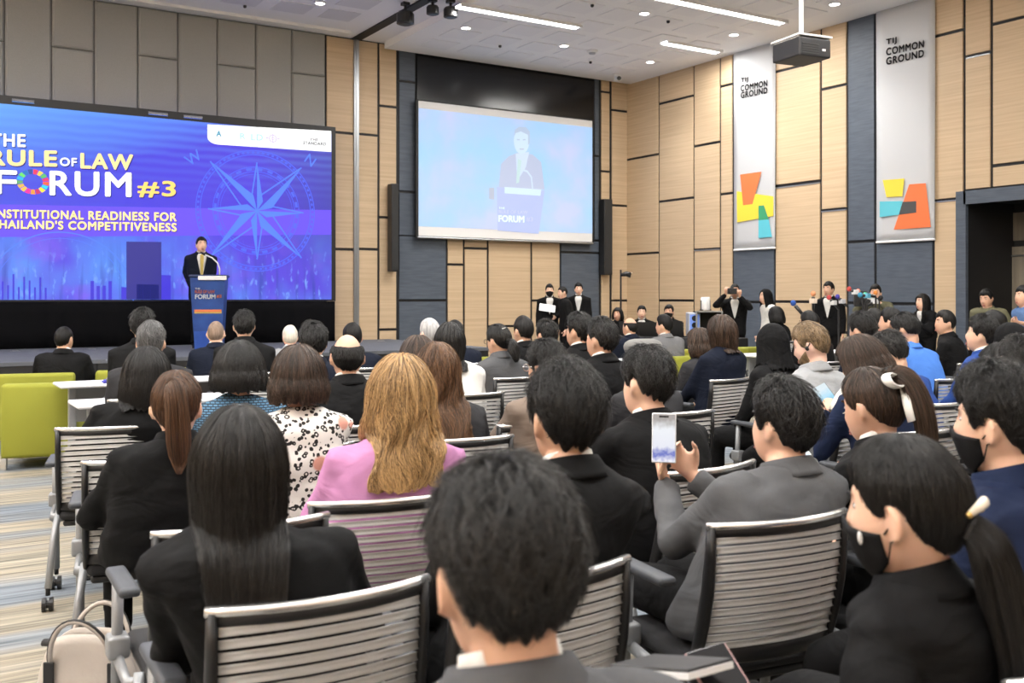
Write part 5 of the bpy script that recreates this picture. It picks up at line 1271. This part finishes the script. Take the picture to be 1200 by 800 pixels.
P(1164, 363, 8.65, 'person in cream shirt beyond the royal blue suit', 'the person in cream shirt', hair=('short', 'black'), top='cream', yaw=0, hyaw=14, collar='none')
P(1175, 402, 4.75, 'person with glasses in charcoal jacket at right, left one of two', 'the person with glasses at right', sex='f', hair=('bob', 'black'), top='charcoal', glasses='metal', yaw=6, hyaw=26, collar='none', thick=dict(length=-.1))
P(1197, 396, 4.15, 'person in black suit half cut off by the right edge', 'the person half cut off by the right edge', hair=('short', 'soft'), top='black', yaw=4, hyaw=18)
# front rows at left and centre
P(75, 381, 9.85, 'person in black suit in the leftmost green armchair', None, hair=('short', 'black'), top='black', seat=None, scale=1.04, thick=(.012, .009))
P(167, 362, 7.75, 'person in black suit left of the lectern, beyond the dark grey suit', 'the person left of the lectern', hair=('short', 'black'), top='black', collar='none')
P(177, 377, 6.2, 'person in dark grey suit at the short white table', 'the person in dark grey suit', hair=('side', 'grey'), top='charcoal', collar='none')
P(253, 376, 9.45, 'person in navy suit directly in front of the lectern', None, hair=('buzz', 'buzz'), top='dnavy', seat=None, skin_='l')
P(286, 363, 8.2, 'person in black suit right of the lectern', 'the person right of the lectern', hair=('short', 'black'), top='black', collar='none', thick=(.014, .010))
P(340, 381, 11.0, 'person in grey suit in the front row, right of the lectern', None, hair=('short', 'white'), top='lgrey', seat=None, skin_='p')
P(367, 379, 6.6, 'person in navy jacket just left of the black suit beside the printed blouse', 'the person in navy jacket near the printed blouse', hair=('short', 'black'), top='dnavy', thick=(.03, .022))
P(413, 378, 8.75, 'person in navy suit at the right end of the lectern row', 'the person in navy suit below the wood panel', hair=('short', 'black'), top='dnavy')
P(503, 373, 8.6, 'person in charcoal suit at the table below the slate panel', 'the person below the slate panel', hair=('short', 'silver'), top='charcoal', hyaw=14, skin_='p')
P(533, 375, 9.35, 'person in navy suit at the table beside the stage corner', 'the person beside the stage corner', hair=('short', 'black'), top='dnavy')
# stage: the speaker
P(236, 276.5, 16.2, 'person in dark suit and gold tie speaking at the lectern', None, hair=('short', 'black'), top='dnavy', pose='stand', seat=None, floorz=SH, yaw=172, hyaw=6, front=True, tie=(.55, .42, .13), skin_='l', scale=1.06, thick=(.016, .011),
  arms={-1: (-.13, -.16, .98), 1: (.13, -.16, .98)}, low='black')
# by the walls
P(644, 332.5, 19.6, 'standing person in black suit and black mask holding papers', None, hair=('short', 'black'), pose='stand', seat=None, yaw=150, hyaw=0, front=True, mask='black', arms={-1: (-.10, .30, 1.05)}, skin_='l')
P(659, 334, 19.2, 'standing person in black with a cap, between two in suits', None, hair=('cap', 'black'), pose='stand', seat=None, yaw=70, hyaw=10, collar='none', skin_='l', hpitch=10)
P(678, 331, 20.0, 'standing person in black suit and open white shirt, right of the cap', None, hair=('short', 'black'), pose='stand', seat=None, yaw=140, hyaw=8, front=True, skin_='l')
P(724, 358, 18.9, 'person in black at the covered desk beside the light stand', None, sex='f', hair=('bob', 'black'), seat=None, yaw=120, hyaw=0, collar='none', topz=1.26)
P(752, 357, 18.2, 'person with headset and white shirt at the covered desk', None, hair=('short', 'black'), seat=None, yaw=140, hyaw=5, front=True, skin_='l', topz=1.30)
P(784, 356, 17.6, 'person in black mask at the right end of the covered desk', None, hair=('short', 'black'), seat=None, yaw=125, hyaw=0, mask='black', collar='none', topz=1.32)
P(861, 330, 16.4, 'standing photographer in black coat and hat raising a camera', None, hair=('hat', 'black'), pose='stand', seat=None, yaw=135, hyaw=0, front=True, skin_='m', arms={1: (.14, .24, 1.50), -1: (-.08, .26, 1.46)}, hands={1: ((-.3, .3, .8), (0, 1, 0), .9), -1: ((.3, .3, .8), (0, 1, 0), .9)})
P(897, 338, 16.0, 'standing person in white jacket and black headscarf', None, sex='f', hair=('hijab', 'black'), top='white', pose='stand', seat=None, yaw=70, hyaw=0, collar=None, skin_='l')
P(909, 358, 14.0, 'person in black seated below the white jacket and headscarf', 'the person below the white jacket', sex='f', hair=('bob', 'black'), top='black', yaw=10, hyaw=0, collar='none')
P(948, 364, 9.6, 'person in black seated below the blue microphone', 'the person below the blue microphone', hair=('short', 'black'), top='black', yaw=0, hyaw=6, collar='none')
P(971, 329.5, 16.2, 'standing person in black suit and white shirt among the microphones', None, hair=('short', 'black'), pose='stand', seat=None, yaw=110, hyaw=-10, front=True, skin_='m')
P(1026, 333, 15.2, 'standing camera operator in dark shirt behind the microphones', None, hair=('short', 'black'), top='olive', pose='stand', seat=None, yaw=120, hyaw=0, collar='none', skin_='l', arms={1: (.1, .28, 1.42), -1: (-.1, .26, 1.36)})
P(1081, 343, 14.4, 'standing person in black jacket and white blouse below the wide banner', None, sex='f', hair=('long', 'black'), pose='stand', seat=None, yaw=75, hyaw=0, front=True, skin_='l', thick=dict(length=-.22), arms={-1: (-.08, .24, 1.1), 1: (.08, .24, 1.1)})
P(1156, 338, 13.2, 'standing person in olive shirt in the dark doorway', None, hair=('short', 'black'), top='olive', pose='stand', seat=None, yaw=95, hyaw=0, collar='none', hpitch=15, skin_='m')
P(1199, 334, 11.6, 'standing person in blue shirt with folded arms at the right edge', None, hair=('short', 'black'), top='sky', pose='stand', seat=None, yaw=70, hyaw=0, collar='none', sleeve=.6, arms={-1: (.10, .20, 1.12), 1: (-.10, .22, 1.16)}, skin_='m')
# ------------------------------------------------------------------ accessories worn by people
def wear(r, mb, name, m, smooth=True):
    o = mb.build(name, m, r[0], smooth); o.matrix_local = r[1]; return o
M_PEARL = mat('pearl', (.80, .72, .60), .25); M_GOLD = mat('gold', (.75, .5, .18), .3, 1.0); M_BOW = mat('white_ribbon', (.82, .80, .76), .6)
c = MB().tube([(-.035, -.118, .004), (-.018, -.130, .014), (.0, -.134, .018), (.018, -.130, .014), (.035, -.118, .004)], [(.005, .006), (.007, .009), (.008, .010), (.007, .009), (.005, .006)], 10)
wear(r3, c, 'hair_clip', M_PEARL); wear(r3, MB().sphere((-.036, -.116, .002), .006, 10, 8).sphere((.036, -.116, .002), .008, 10, 8), 'clip_gold_end', M_GOLD)
wear(r3, MB().sphere((-.073, .058, -.030), (.006, .004, .012), 10, 8), 'mask_print', mat('mask_print', (.75, .75, .75), .5))
def loop(s, w, h):
    pts = []
    for a in np.linspace(0, 2 * PI, 15): pts.append((s * (.055 + .045 * -math.cos(a)) * w, -.118 + .012 * math.sin(a), .075 + .030 * math.sin(a) * h))
    return np.array(pts)
b = MB()
for s in (-1, 1):
    L = loop(s, .75, .8); b.tube(L, [(.004, .016)] * len(L), 8, (0, 1, 0)); b.tube([(0, -.125, .07), (s * .03, -.14, .0), (s * .045, -.15, -.06)], [(.004, .012), (.004, .015), (.003, .014)], 8, (0, 1, 0))
b.sphere((0, -.128, .073), (.014, .012, .016), 12, 8); wear(r8, b, 'hair_bow', M_BOW)
wear(r17, MB().tube([(-.03, -.085, .085), (.0, -.095, .088), (.03, -.085, .085)], [(.006, .005)] * 3, 8), 'hair_clip', M_CHROME)
wear(r30, MB().sphere((-.084, .004, -.004), (.008, .012, .014), 10, 8).tube([(-.086, .004, -.006), (-.085, -.02, .02)], .004, 6), 'earpiece', M_BLKPL)
G = np.zeros((25, 7, 3))
for i, p in enumerate(np.linspace(-1.35, 1.35, 25)):
    for j, q in enumerate(np.linspace(0, 1, 7)):
        th = math.radians(lerp(158, lerp(120, 98, min(1, abs(p) / 1.3) ** 2), q)); G[i, j] = head_deform(dirs(np.array([th]), np.array([p])))[0] * 1.025
wear(r30, MB().sheet(G, .004), 'beard', hmat('sand'))
hp_ = MB().tube([(.09 * math.cos(a), -.03 + .085 * math.sin(a) * -1 - .02, -.105) for a in np.linspace(-.4, PI + .4, 13)], [(.010, .008)] * 13, 8)
q = wear(r32, hp_, 'headphone_band', M_BLKPL); q.matrix_local = Matrix.Translation(Vector(r32[2]) + Vector((0, .0, .0))); q = wear(r32, MB().tube([(-.08, .01, -.13), (-.105, .0, -.13)], [.038, .034], 14).tube([(.08, .01, -.13), (.105, .0, -.13)], [.038, .034], 14), 'headphone_cups', M_BLKPL); q.matrix_local = Matrix.Translation(Vector(r32[2]))
sc_ = np.zeros((37, 7, 3))
for i, p in enumerate(np.linspace(0, 2 * PI, 37)):
    for j, q in enumerate(np.linspace(0, 1, 7)):
        r = lerp(.066, .215, q ** .8); sc_[i, j] = (math.sin(p) * r, math.cos(p) * r * .74 - .050, -.105 - .12 * q ** 2 + .008 * math.sin(p * 7 + q * 3))
q = wear(r31, MB().sheet(sc_, -.012), 'scarf', mat('scarf_cream', (.78, .74, .66), .9, bump=.3, bscale=200)); q.matrix_local = Matrix.Translation(Vector(r31[2]))
be = MB().add(*(lambda v: (v[0], v[1]))((lambda G: (G.reshape(-1, 3), [(i * 12 + j, ((i + 1) % 36) * 12 + j, ((i + 1) % 36) * 12 + j + 1, i * 12 + j + 1) for i in range(36) for j in range(11)] + [tuple(i * 12 for i in range(36)), tuple(i * 12 + 11 for i in range(35, -1, -1))]))(
    np.array([[(math.sin(p) * r, math.cos(p) * r * 1.12 - .012, z + .10 * -(math.cos(p) * r) * .4) for r, z in ((.012, .146), (.045, .146), (.075, .140), (.096, .126), (.104, .108), (.103, .092), (.098, .078), (.092, .066), (.088, .060), (.086, .050), (.084, .046), (.06, .046))] for p in np.linspace(0, 2 * PI, 36, endpoint=False)]))))
wear(rb, be, 'beret', mat('beret_grey', (.17, .17, .165), .9, bump=.4, bscale=120)); wear(rb, MB().sphere((.03, -.10, -.03), (.035, .035, .032), 14, 10), 'bun', hmat('black'))
def people_at(px): 
    return [o for o in bpy.data.objects if o.get('category') == 'person']
# ------------------------------------------------------------------ hats of the crew
def find(lbl): return next(o for o in COL.objects if lbl in str(o.get('label', '')) and o.get('category') == 'person')
def eyesM(root):
    b = next(c for c in root.children if c.name.startswith('body')); return next(c for c in b.children if c.name.startswith('eye')).matrix_local.copy()
t = find('with a cap'); G, Gi = cap_grid(([0, 180], [66, 78]), .026, .016, .001, 5, 40, 10); o = MB().shell(G, Gi, True).build('cap', M_BLACK, t, True); o.matrix_local = eyesM(t)
o = MB().sheet(np.array([[(math.sin(p) * r, math.cos(p) * r * 1.15 + .01, .052 - .25 * (r - .085)) for r in (.085, .11, .135)] for p in np.linspace(-1, 1, 13)]), .004).build('cap_visor', M_BLACK, t, True); o.matrix_local = eyesM(t)
t = find('coat and hat'); G, Gi = cap_grid(([0, 180], [64, 76]), .040, .020, .002, 6, 40, 10); o = MB().shell(G, Gi, True).build('hat_crown', M_BLACK, t, True); o.matrix_local = eyesM(t)
o = MB().sheet(np.array([[(math.sin(p) * r, math.cos(p) * r * 1.15, .062 + .2 * (r - .09)) for r in (.085, .11, .135)] for p in np.linspace(0, 2 * PI, 33)]), .005).build('hat_brim', M_BLACK, t, True); o.matrix_local = eyesM(t)
# ------------------------------------------------------------------ empty chairs the rows show between people
for px, D, rz, lb in ((260, 2.86, -2, 'empty slatted chair hidden in front of the nearest black blazer at left'), (1098, 6.15, 24, 'empty slatted chair seen between the blue suit and the royal blue suit'),
                      (1113, 5.2, 20, 'empty slatted chair right of the white hair bow, nearer one'), (1100, 9.3, 18, 'empty slatted chair beside the table below the wide banner'), (818, 5.3, 6, 'empty slatted chair between the phone holder and the navy jacket'),
                      (560, 6.1, 0, 'empty slatted chair beside the white jacket'), (1130, 8.3, 15, 'empty slatted chair behind the person turned round')):
    x, y = pos(px, D)
    if all((x - a) ** 2 + (y - b) ** 2 > .40 ** 2 for a, b in CHAIRS): chair(x, y, math.radians(rz), lb)
# ------------------------------------------------------------------ phones
def phone(px, py, D, face, label, case, screen, tilt=0.0, w=.038, h=.078, roll=0.0):
    x, y = pos(px, D); t = thing('smartphone', label, 'phone', (x, y, zat(py, D))); t.rotation_euler = Euler((math.radians(tilt), math.radians(roll), math.radians(face)))
    MB().rbox(-w, w, .0, .010, -h, h, .0045).build('case', case, t, True)
    MB().rbox(-w + .003, w - .003, -.0015, .003, -h + .003, h - .003, .001, 2).build('screen', screen, t)
    return t
def pic(name, cols, s=.8):
    m = mat(name, (.02, .02, .02), .2, emis=(1, 1, 1), estr=s); nd, ln, b = nodes(m); g = nd.new('ShaderNodeTexCoord'); sp = nd.new('ShaderNodeSeparateXYZ'); ln.new(g.outputs['Object'], sp.inputs[0])
    r = nd.new('ShaderNodeMapRange'); r.inputs[1].default_value = -.078; r.inputs[2].default_value = .078; ln.new(sp.outputs[2], r.inputs[0]); n = nd.new('ShaderNodeTexNoise'); n.inputs['Scale'].default_value = 60; ln.new(g.outputs['Object'], n.inputs['Vector'])
    a = nd.new('ShaderNodeMath'); a.operation = 'MULTIPLY_ADD'; ln.new(n.outputs['Fac'], a.inputs[0]); a.inputs[1].default_value = .25; ln.new(r.outputs[0], a.inputs[2])
    q = ramp(nd, cols); ln.new(a.outputs[0], q.inputs[0]); ln.new(q.outputs[0], b.inputs['Emission Color']); return m
M_CASEW = mat('phone_case_white', (.78, .80, .82), .35); M_CASEP = mat('phone_case_pink', (.75, .45, .45), .4)
ph = phone(778, 513, 3.12, -44, 'white phone held up, its screen lit', M_CASEW, pic('phone_picture', [(.15, (.8, .8, .85)), (.3, (.12, .15, .5)), (.45, (.7, .72, .8)), (.8, (.75, .78, .82)), (1.0, (.35, .33, .32))]), tilt=-6)
MB().rbox(-.015, .015, -.003, .0, .064, .07, .001, 2).build('notch', M_BLACK, ph)
phone(967, 463, 4.98, -40, 'phone held in front of the cream scarf', M_BLKPL, pic('phone_picture_b', [(.2, (.1, .35, .5)), (.5, (.3, .6, .8)), (.9, (.6, .7, .75))]), tilt=-50, roll=-30)
phone(946, 548, 3.33, -40, 'phone in the lap of the person with the white hair bow', M_CASEW, pic('phone_picture_c', [(.2, (.35, .6, .85)), (.5, (.6, .8, .95)), (.9, (.7, .85, .95))], .9), tilt=-55, roll=-35)
phone(850, 800, 1.62, -20, 'phone in pink case at the lower right', M_CASEP, mat('phone_screen_off', (.01, .01, .012), .15), tilt=-62, roll=-12)
# black folder with white pages on the lap of the nearest row
x, y = pos(786, 1.62); t = thing('folder', 'black folder with white pages lying at the bottom edge', 'folder', (x, y, zat(786, 1.62))); t.rotation_euler = (math.radians(-12), math.radians(6), math.radians(12))
MB().rbox(-.06, .06, -.08, .08, .010, .016, .003).build('cover', mat('folder_black', (.02, .02, .022), .5), t); MB().box(-.063, .060, -.082, .078, .0, .010).build('pages', M_WHITE, t)
# handbag on the carpet
M_BAG = mat('bag_leather', (.46, .41, .36), .5, bump=.3, bscale=30, var=.08); M_BAGD = mat('bag_strap', (.015, .014, .014), .5)
x, y = pos(106, 3.4); t = thing('handbag', 'beige leather handbag with dark-edged handles on the striped carpet', 'handbag', (x, y, 0), math.radians(-35))
G = np.zeros((33, 10, 3))
for i, a in enumerate(np.linspace(0, 2 * PI, 33)):
    for j, q in enumerate(np.linspace(0, 1, 10)):
        k = 1 - .22 * q ** 1.5; e = .55; sx, sy = math.cos(a), math.sin(a); w = 1 + .03 * math.sin(a * 5 + q * 6) * q
        G[i, j] = (.19 * k * np.sign(sx) * abs(sx) ** e * w, .085 * (1 - .55 * q) * np.sign(sy) * abs(sy) ** e * w, .005 + .27 * q - .03 * math.cos(2 * a) * q)
MB().sheet(G, .006).build('body', M_BAG, t, True); MB().rbox(-.18, .18, -.075, .075, .0, .02, .008).build('bottom', M_BAG, t, True)
MB().tube([(-.165, 0, .262), (0, 0, .262), (.165, 0, .262)], [(.02, .012), (.034, .012), (.02, .012)], 8).build('zip', M_BAGD, t, True)
for s in (-1, 1):
    h = [(.11 * math.cos(a) * (-1), s * (.055 + .05 * math.sin(a)), .20 + .17 * math.sin(a)) for a in np.linspace(0, PI, 17)]
    o = MB().tube(h, [(.009, .009)] * 17, 8).build('handle', M_BAG, t, True); MB().tube([(p[0] * 1.06, p[1] + s * .003, p[2] + .006) for p in h], [(.004, .006)] * 17, 6).build('handle_edge', M_BAGD, o, True)
for s in (-1, 1): MB().rbox(s * .11 - .018, s * .11 + .018, -.075, -.066, .10, .22, .003).build('strap', M_BAGD, t)
# small blue cloth on the aisle table
x, y = pos(128, 8.2); t = thing('blue_cloth', 'small crumpled blue cloth on the white table', 'cloth', (x, y, .74))
G = np.array([[(.09 * (i / 8 - .5), .09 * (j / 8 - .5), .018 + .016 * math.sin(i * 1.3) * math.cos(j * 1.1)) for j in range(9)] for i in range(9)]); MB().sheet(G, .014).build('cloth', mat('cloth_blue', (.06, .06, .42), .7), t, True)
# ------------------------------------------------------------------ covered desk of the crew and its gear
x0, y0 = pos(682, 17.2); x1, y1 = pos(868, 15.6); L = math.hypot(x1 - x0, y1 - y0); ang = math.atan2(y1 - y0, x1 - x0)
dk = thing('covered_desk', 'long desk under a black floor-length cloth before the corner', 'desk', ((x0 + x1) / 2, (y0 + y1) / 2, 0), ang); DZ = .80
MB().rbox(-L / 2, L / 2, -.3, .3, DZ - .03, DZ, .008, 2).build('desk_top', M_BLACK, dk)
G = np.array([[(q[0] * (L / 2 + .01) , q[1] * .31, z) for z in (.01, .3, .6, DZ - .004)] for q in ([(-1 + 2 * i / 60, -1 - .03 * math.sin(i * 1.7)) for i in range(61)])]); MB().sheet(G, .008).build('cloth', mat('desk_cloth', (.010, .010, .012), .9), dk, True)
for s in (-1, 1): MB().box(s * L / 2 - .01, s * L / 2 + .01, -.3, .3, .01, DZ - .01).build('cloth_end', MATS['desk_cloth'], dk)
def on_desk(px, D=None):
    # point of the desk line under the pixel column
    t = (px - 600) / FPX; dx, dy = x1 - x0, y1 - y0
    # lateral = t * depth
    la, da = x0 * CT - y0 * ST, x0 * ST + y0 * CT; lb_, db = x1 * CT - y1 * ST, x1 * ST + y1 * CT
    k = (t * da - la) / ((lb_ - la) - t * (db - da)); return x0 + dx * k, y0 + dy * k
def laptop(px, label, s=1.0):
    x, y = on_desk(px); t = thing('laptop', label, 'laptop', (x, y, DZ), ang + PI)
    MB().rbox(-.17 * s, .17 * s, -.12, .12, 0, .018, .006, 2).build('base', M_BLKPL, t); MB().add([(-.17 * s, .12, .018), (.17 * s, .12, .018), (.17 * s, .19, .24 * s), (-.17 * s, .19, .24 * s), (-.17 * s, .13, .016), (.17 * s, .13, .016), (.17 * s, .20, .24 * s), (-.17 * s, .20, .24 * s)], [(0, 1, 2, 3), (7, 6, 5, 4), (0, 4, 5, 1), (1, 5, 6, 2), (2, 6, 7, 3), (3, 7, 4, 0)]).build('lid', M_BLKPL, t)
laptop(764, 'black laptop in front of the headset wearer', 1.0); laptop(742, 'black laptop left of the headset wearer'); laptop(793, 'black laptop in front of the masked person at the desk', 1.1)
x, y = on_desk(708); t = thing('desk_microphone', 'small red and white microphone unit on the covered desk', 'microphone', (x, y, DZ)); MB().rbox(-.06, .06, -.05, .05, 0, .04, .01).build('base', M_WHITE, t); MB().tube([(0, 0, .04), (0, 0, .12)], .01).build('stem', M_BLKPL, t); MB().sphere((0, 0, .14), .035, 12, 8).build('foam', mat('foam_red', (.6, .03, .05), .9), t, True)
x, y = on_desk(812); t = thing('computer_tower', 'computer tower with blue lit side at the end of the covered desk', 'computer', (x, y, DZ), math.radians(-35))
MB().rbox(-.09, .09, -.2, .2, 0, .40, .01, 2).build('case', mat('tower_white', (.55, .58, .65), .4), t); MB().box(-.075, .075, -.206, -.2, .03, .37).build('front', mat('tower_blue', (.15, .25, .6), .4, emis=(.15, .3, .9), estr=.25), t)
for zz in (.09, .2, .31): MB().tube([(0, -.205, zz), (0, -.212, zz)], .045, 14).build('fan', M_BLKPL, t)
x, y = on_desk(829); t = thing('equipment_case', 'open black equipment case with metal edges on the desk', 'case', (x, y, DZ), math.radians(-35))
MB().box(-.2, .2, .2, .24, 0, .42).box(-.2, -.185, -.2, .2, 0, .42).box(.185, .2, -.2, .2, 0, .42).box(-.2, .2, -.2, .2, 0, .02).box(-.2, .2, -.2, .2, .40, .42).build('shell', M_BLACK, t)
for a in (-.2, .2): MB().box(a - .012, a + .012, -.212, -.195, 0, .43).build('edge', M_ALU, t)
MB().box(-.2, .2, -.212, -.195, .41, .435).build('edge', M_ALU, t)
x, y = on_desk(824); t = thing('router', 'white cylinder device standing on the equipment case', 'device', (x + .05, y, DZ + .435)); MB().lathe([(.07, 0), (.075, .02), (.075, .2), (.06, .215)], 18).build('housing', M_WHITE, t, True)
for s in (-1, 1): MB().tube([(s * .1, 0, -.0), (s * .1, 0, .16)], .008).build('antenna', M_BLKPL, t)
MB().box(-.11, .11, -.02, .02, 0, .015).build('base', M_BLKPL, t)
# light stand in the corner
x, y = pos(727.5, 19.2); t = thing('light_stand', 'thin black light stand with a small lamp in the corner', 'light stand', (x, y, 0)); H = zat(316, 19.2)
MB().tube([(0, 0, .25), (0, 0, H)], .018).build('pole', M_BLKPL, t)
for k in range(3): a = 2.1 * k; MB().tube([(0, 0, .55), (.4 * math.cos(a), .4 * math.sin(a), .012)], .011).build('leg', M_BLKPL, t)
zl = zat(322, 19.2); lh = MB().tube([(.0, 0, zl), (.09, -.06, zl + .02), (.16, -.10, zl)], [.03, .05, .06], 12).build('lamp_head', M_BLKPL, t, True); MB().tube([(.16, -.10, zl), (.17, -.11, zl - .003)], .052, 12).build('reflector', M_CHROME, lh)
# papers in the hand of a standing person, press camera, camera of the photographer
x, y = pos(641, 19.2); t = thing('papers', 'white papers held by the standing person in mask', 'papers', (x, y, zat(361, 19.2)), math.radians(-32)); MB().box(-.15, .15, -.1, .1, 0, .012).build('sheet', M_WHITE, t); MB().box(-.14, .16, -.11, .09, .013, .016).build('top_sheet', M_WHITE, t); t.rotation_euler = (.7, .15, math.radians(-32))
def camera(px, py, D, rz, label, s=1.0):
    x, y = pos(px, D); t = thing('press_camera', label, 'camera', (x, y, zat(py, D)), math.radians(rz)); MB().rbox(-.075 * s, .075 * s, -.03 * s, .04 * s, -.05 * s, .05 * s, .01).build('body', M_BLKPL, t); MB().tube([(0, -.03, 0), (0, -.10 * s, 0), (0, -.16 * s, 0)], [.035 * s, .038 * s, .042 * s], 16).build('lens', M_BLKPL, t); MB().rbox(-.025 * s, .025 * s, -.02, .03, .05 * s, .08 * s, .006).build('viewfinder', M_BLKPL, t); return t
camera(858, 341, 16.05, -40, 'black camera raised by the photographer in hat')
t = camera(1012, 352, 14.8, -45, 'video camera on a tripod behind the microphones', 1.8)
z = zat(352, 14.8); MB().tube([(0, 0, -.1), (0, 0, -z + .75)], .025).build('tripod_column', M_BLKPL, t)
for k in range(3): a = 2.1 * k + .4; MB().tube([(0, 0, -z + .95), (.38 * math.cos(a), .38 * math.sin(a), -z + .012)], .014).build('tripod_leg', M_BLKPL, t)
# press microphones on stands
def mic(px, py, D, col, label, foot=None, tilt=(.1, 0, .1), cube=None, r=.031):
    x, y = pos(px, D); z = zat(py, D); t = thing('press_microphone', label, 'microphone', (x, y, 0)); tv = np.array(tilt); tv = tv / np.linalg.norm(tv)
    b = np.array([0, 0, z]) - tv * .20
    st = MB().tube([(b[0], b[1], .16), (b[0], b[1], b[2])], .012).build('stand', M_BLKPL, t)
    for k in range(3): a = 2.1 * k; MB().tube([(b[0], b[1], .22), (b[0] + .25 * math.cos(a), b[1] + .25 * math.sin(a), .010)], .008).build('stand_leg', M_BLKPL, st)
    MB().tube([b, np.array([0, 0, z]) - tv * .04], [.016, .022], 10).build('handle', M_BLKPL, t, True)
    MB().sphere((0, 0, z), (r, r, r * 1.1), 16, 12).build('foam', mat('foam_' + '%d%d%d' % tuple(int(c * 99) for c in col), col, .95, bump=.5, bscale=200), t, True)
    if cube: m_ = MB(); q = np.array([0, 0, z]) - tv * .09; m_.rbox(q[0] - .035, q[0] + .035, q[1] - .035, q[1] + .035, q[2] - .03, q[2] + .03, .006).build('flag_cube', mat('flag_' + '%d%d%d' % tuple(int(c * 99) for c in cube), cube, .5), t)
lat = (CT, -ST)
def tl(a, z): return (CT * a, -ST * a, z)
mic(929.5, 355, 11.0, (.03, .09, .36), 'blue foam microphone on a stand, leftmost of the press microphones', tilt=tl(-.5, .6), r=.031)
mic(953, 344, 12.2, (.70, .30, .15), 'orange foam microphone on a tall stand', tilt=(0, 0, 1), cube=(.75, .62, .5), r=.031)
mic(971.5, 348.5, 13.2, (.50, .07, .07), 'red foam microphone in front of the standing white shirt', tilt=tl(-.5, .6), cube=(.6, .6, .6))
mic(981.5, 347.5, 13.6, (.06, .05, .32), 'dark violet foam microphone right of the red one', tilt=tl(-.5, .5), cube=(.5, .5, .52))
mic(995, 338.5, 13.0, (.48, .07, .06), 'red foam microphone at the top of the right cluster', tilt=tl(-.7, .35), cube=(.7, .7, .7))
mic(1005.5, 341, 13.7, (.72, .25, .16), 'coral foam microphone in the middle of the right cluster', tilt=tl(-.3, .6))
mic(1008, 345.5, 12.6, (.05, .28, .45), 'teal foam microphone in the right cluster', tilt=tl(-.9, .1), cube=(.1, .35, .5))
mic(1014, 345, 13.2, (.08, .40, .22), 'green foam microphone in the right cluster', tilt=tl(-.8, .3), cube=(.6, .65, .62))
mic(1026, 343, 13.5, (.70, .25, .06), 'orange foam microphone in front of the camera operator', tilt=tl(.5, .5), cube=(.72, .72, .72))
mic(1032, 349, 12.8, (.02, .02, .02), 'black foam microphone at the right end of the cluster', tilt=tl(.5, .3), cube=(.7, .7, .7))
bpy.data.scenes.remove(SCR)
for _n, (_x, _y, _l, _d) in enumerate(PEOPLE):
    for (_x2, _y2, _l2, _d2) in PEOPLE[_n + 1:]:
        if math.hypot(_x - _x2, _y - _y2) < .42: print('NEAR', round(math.hypot(_x - _x2, _y - _y2), 2), _l, '|', _l2)
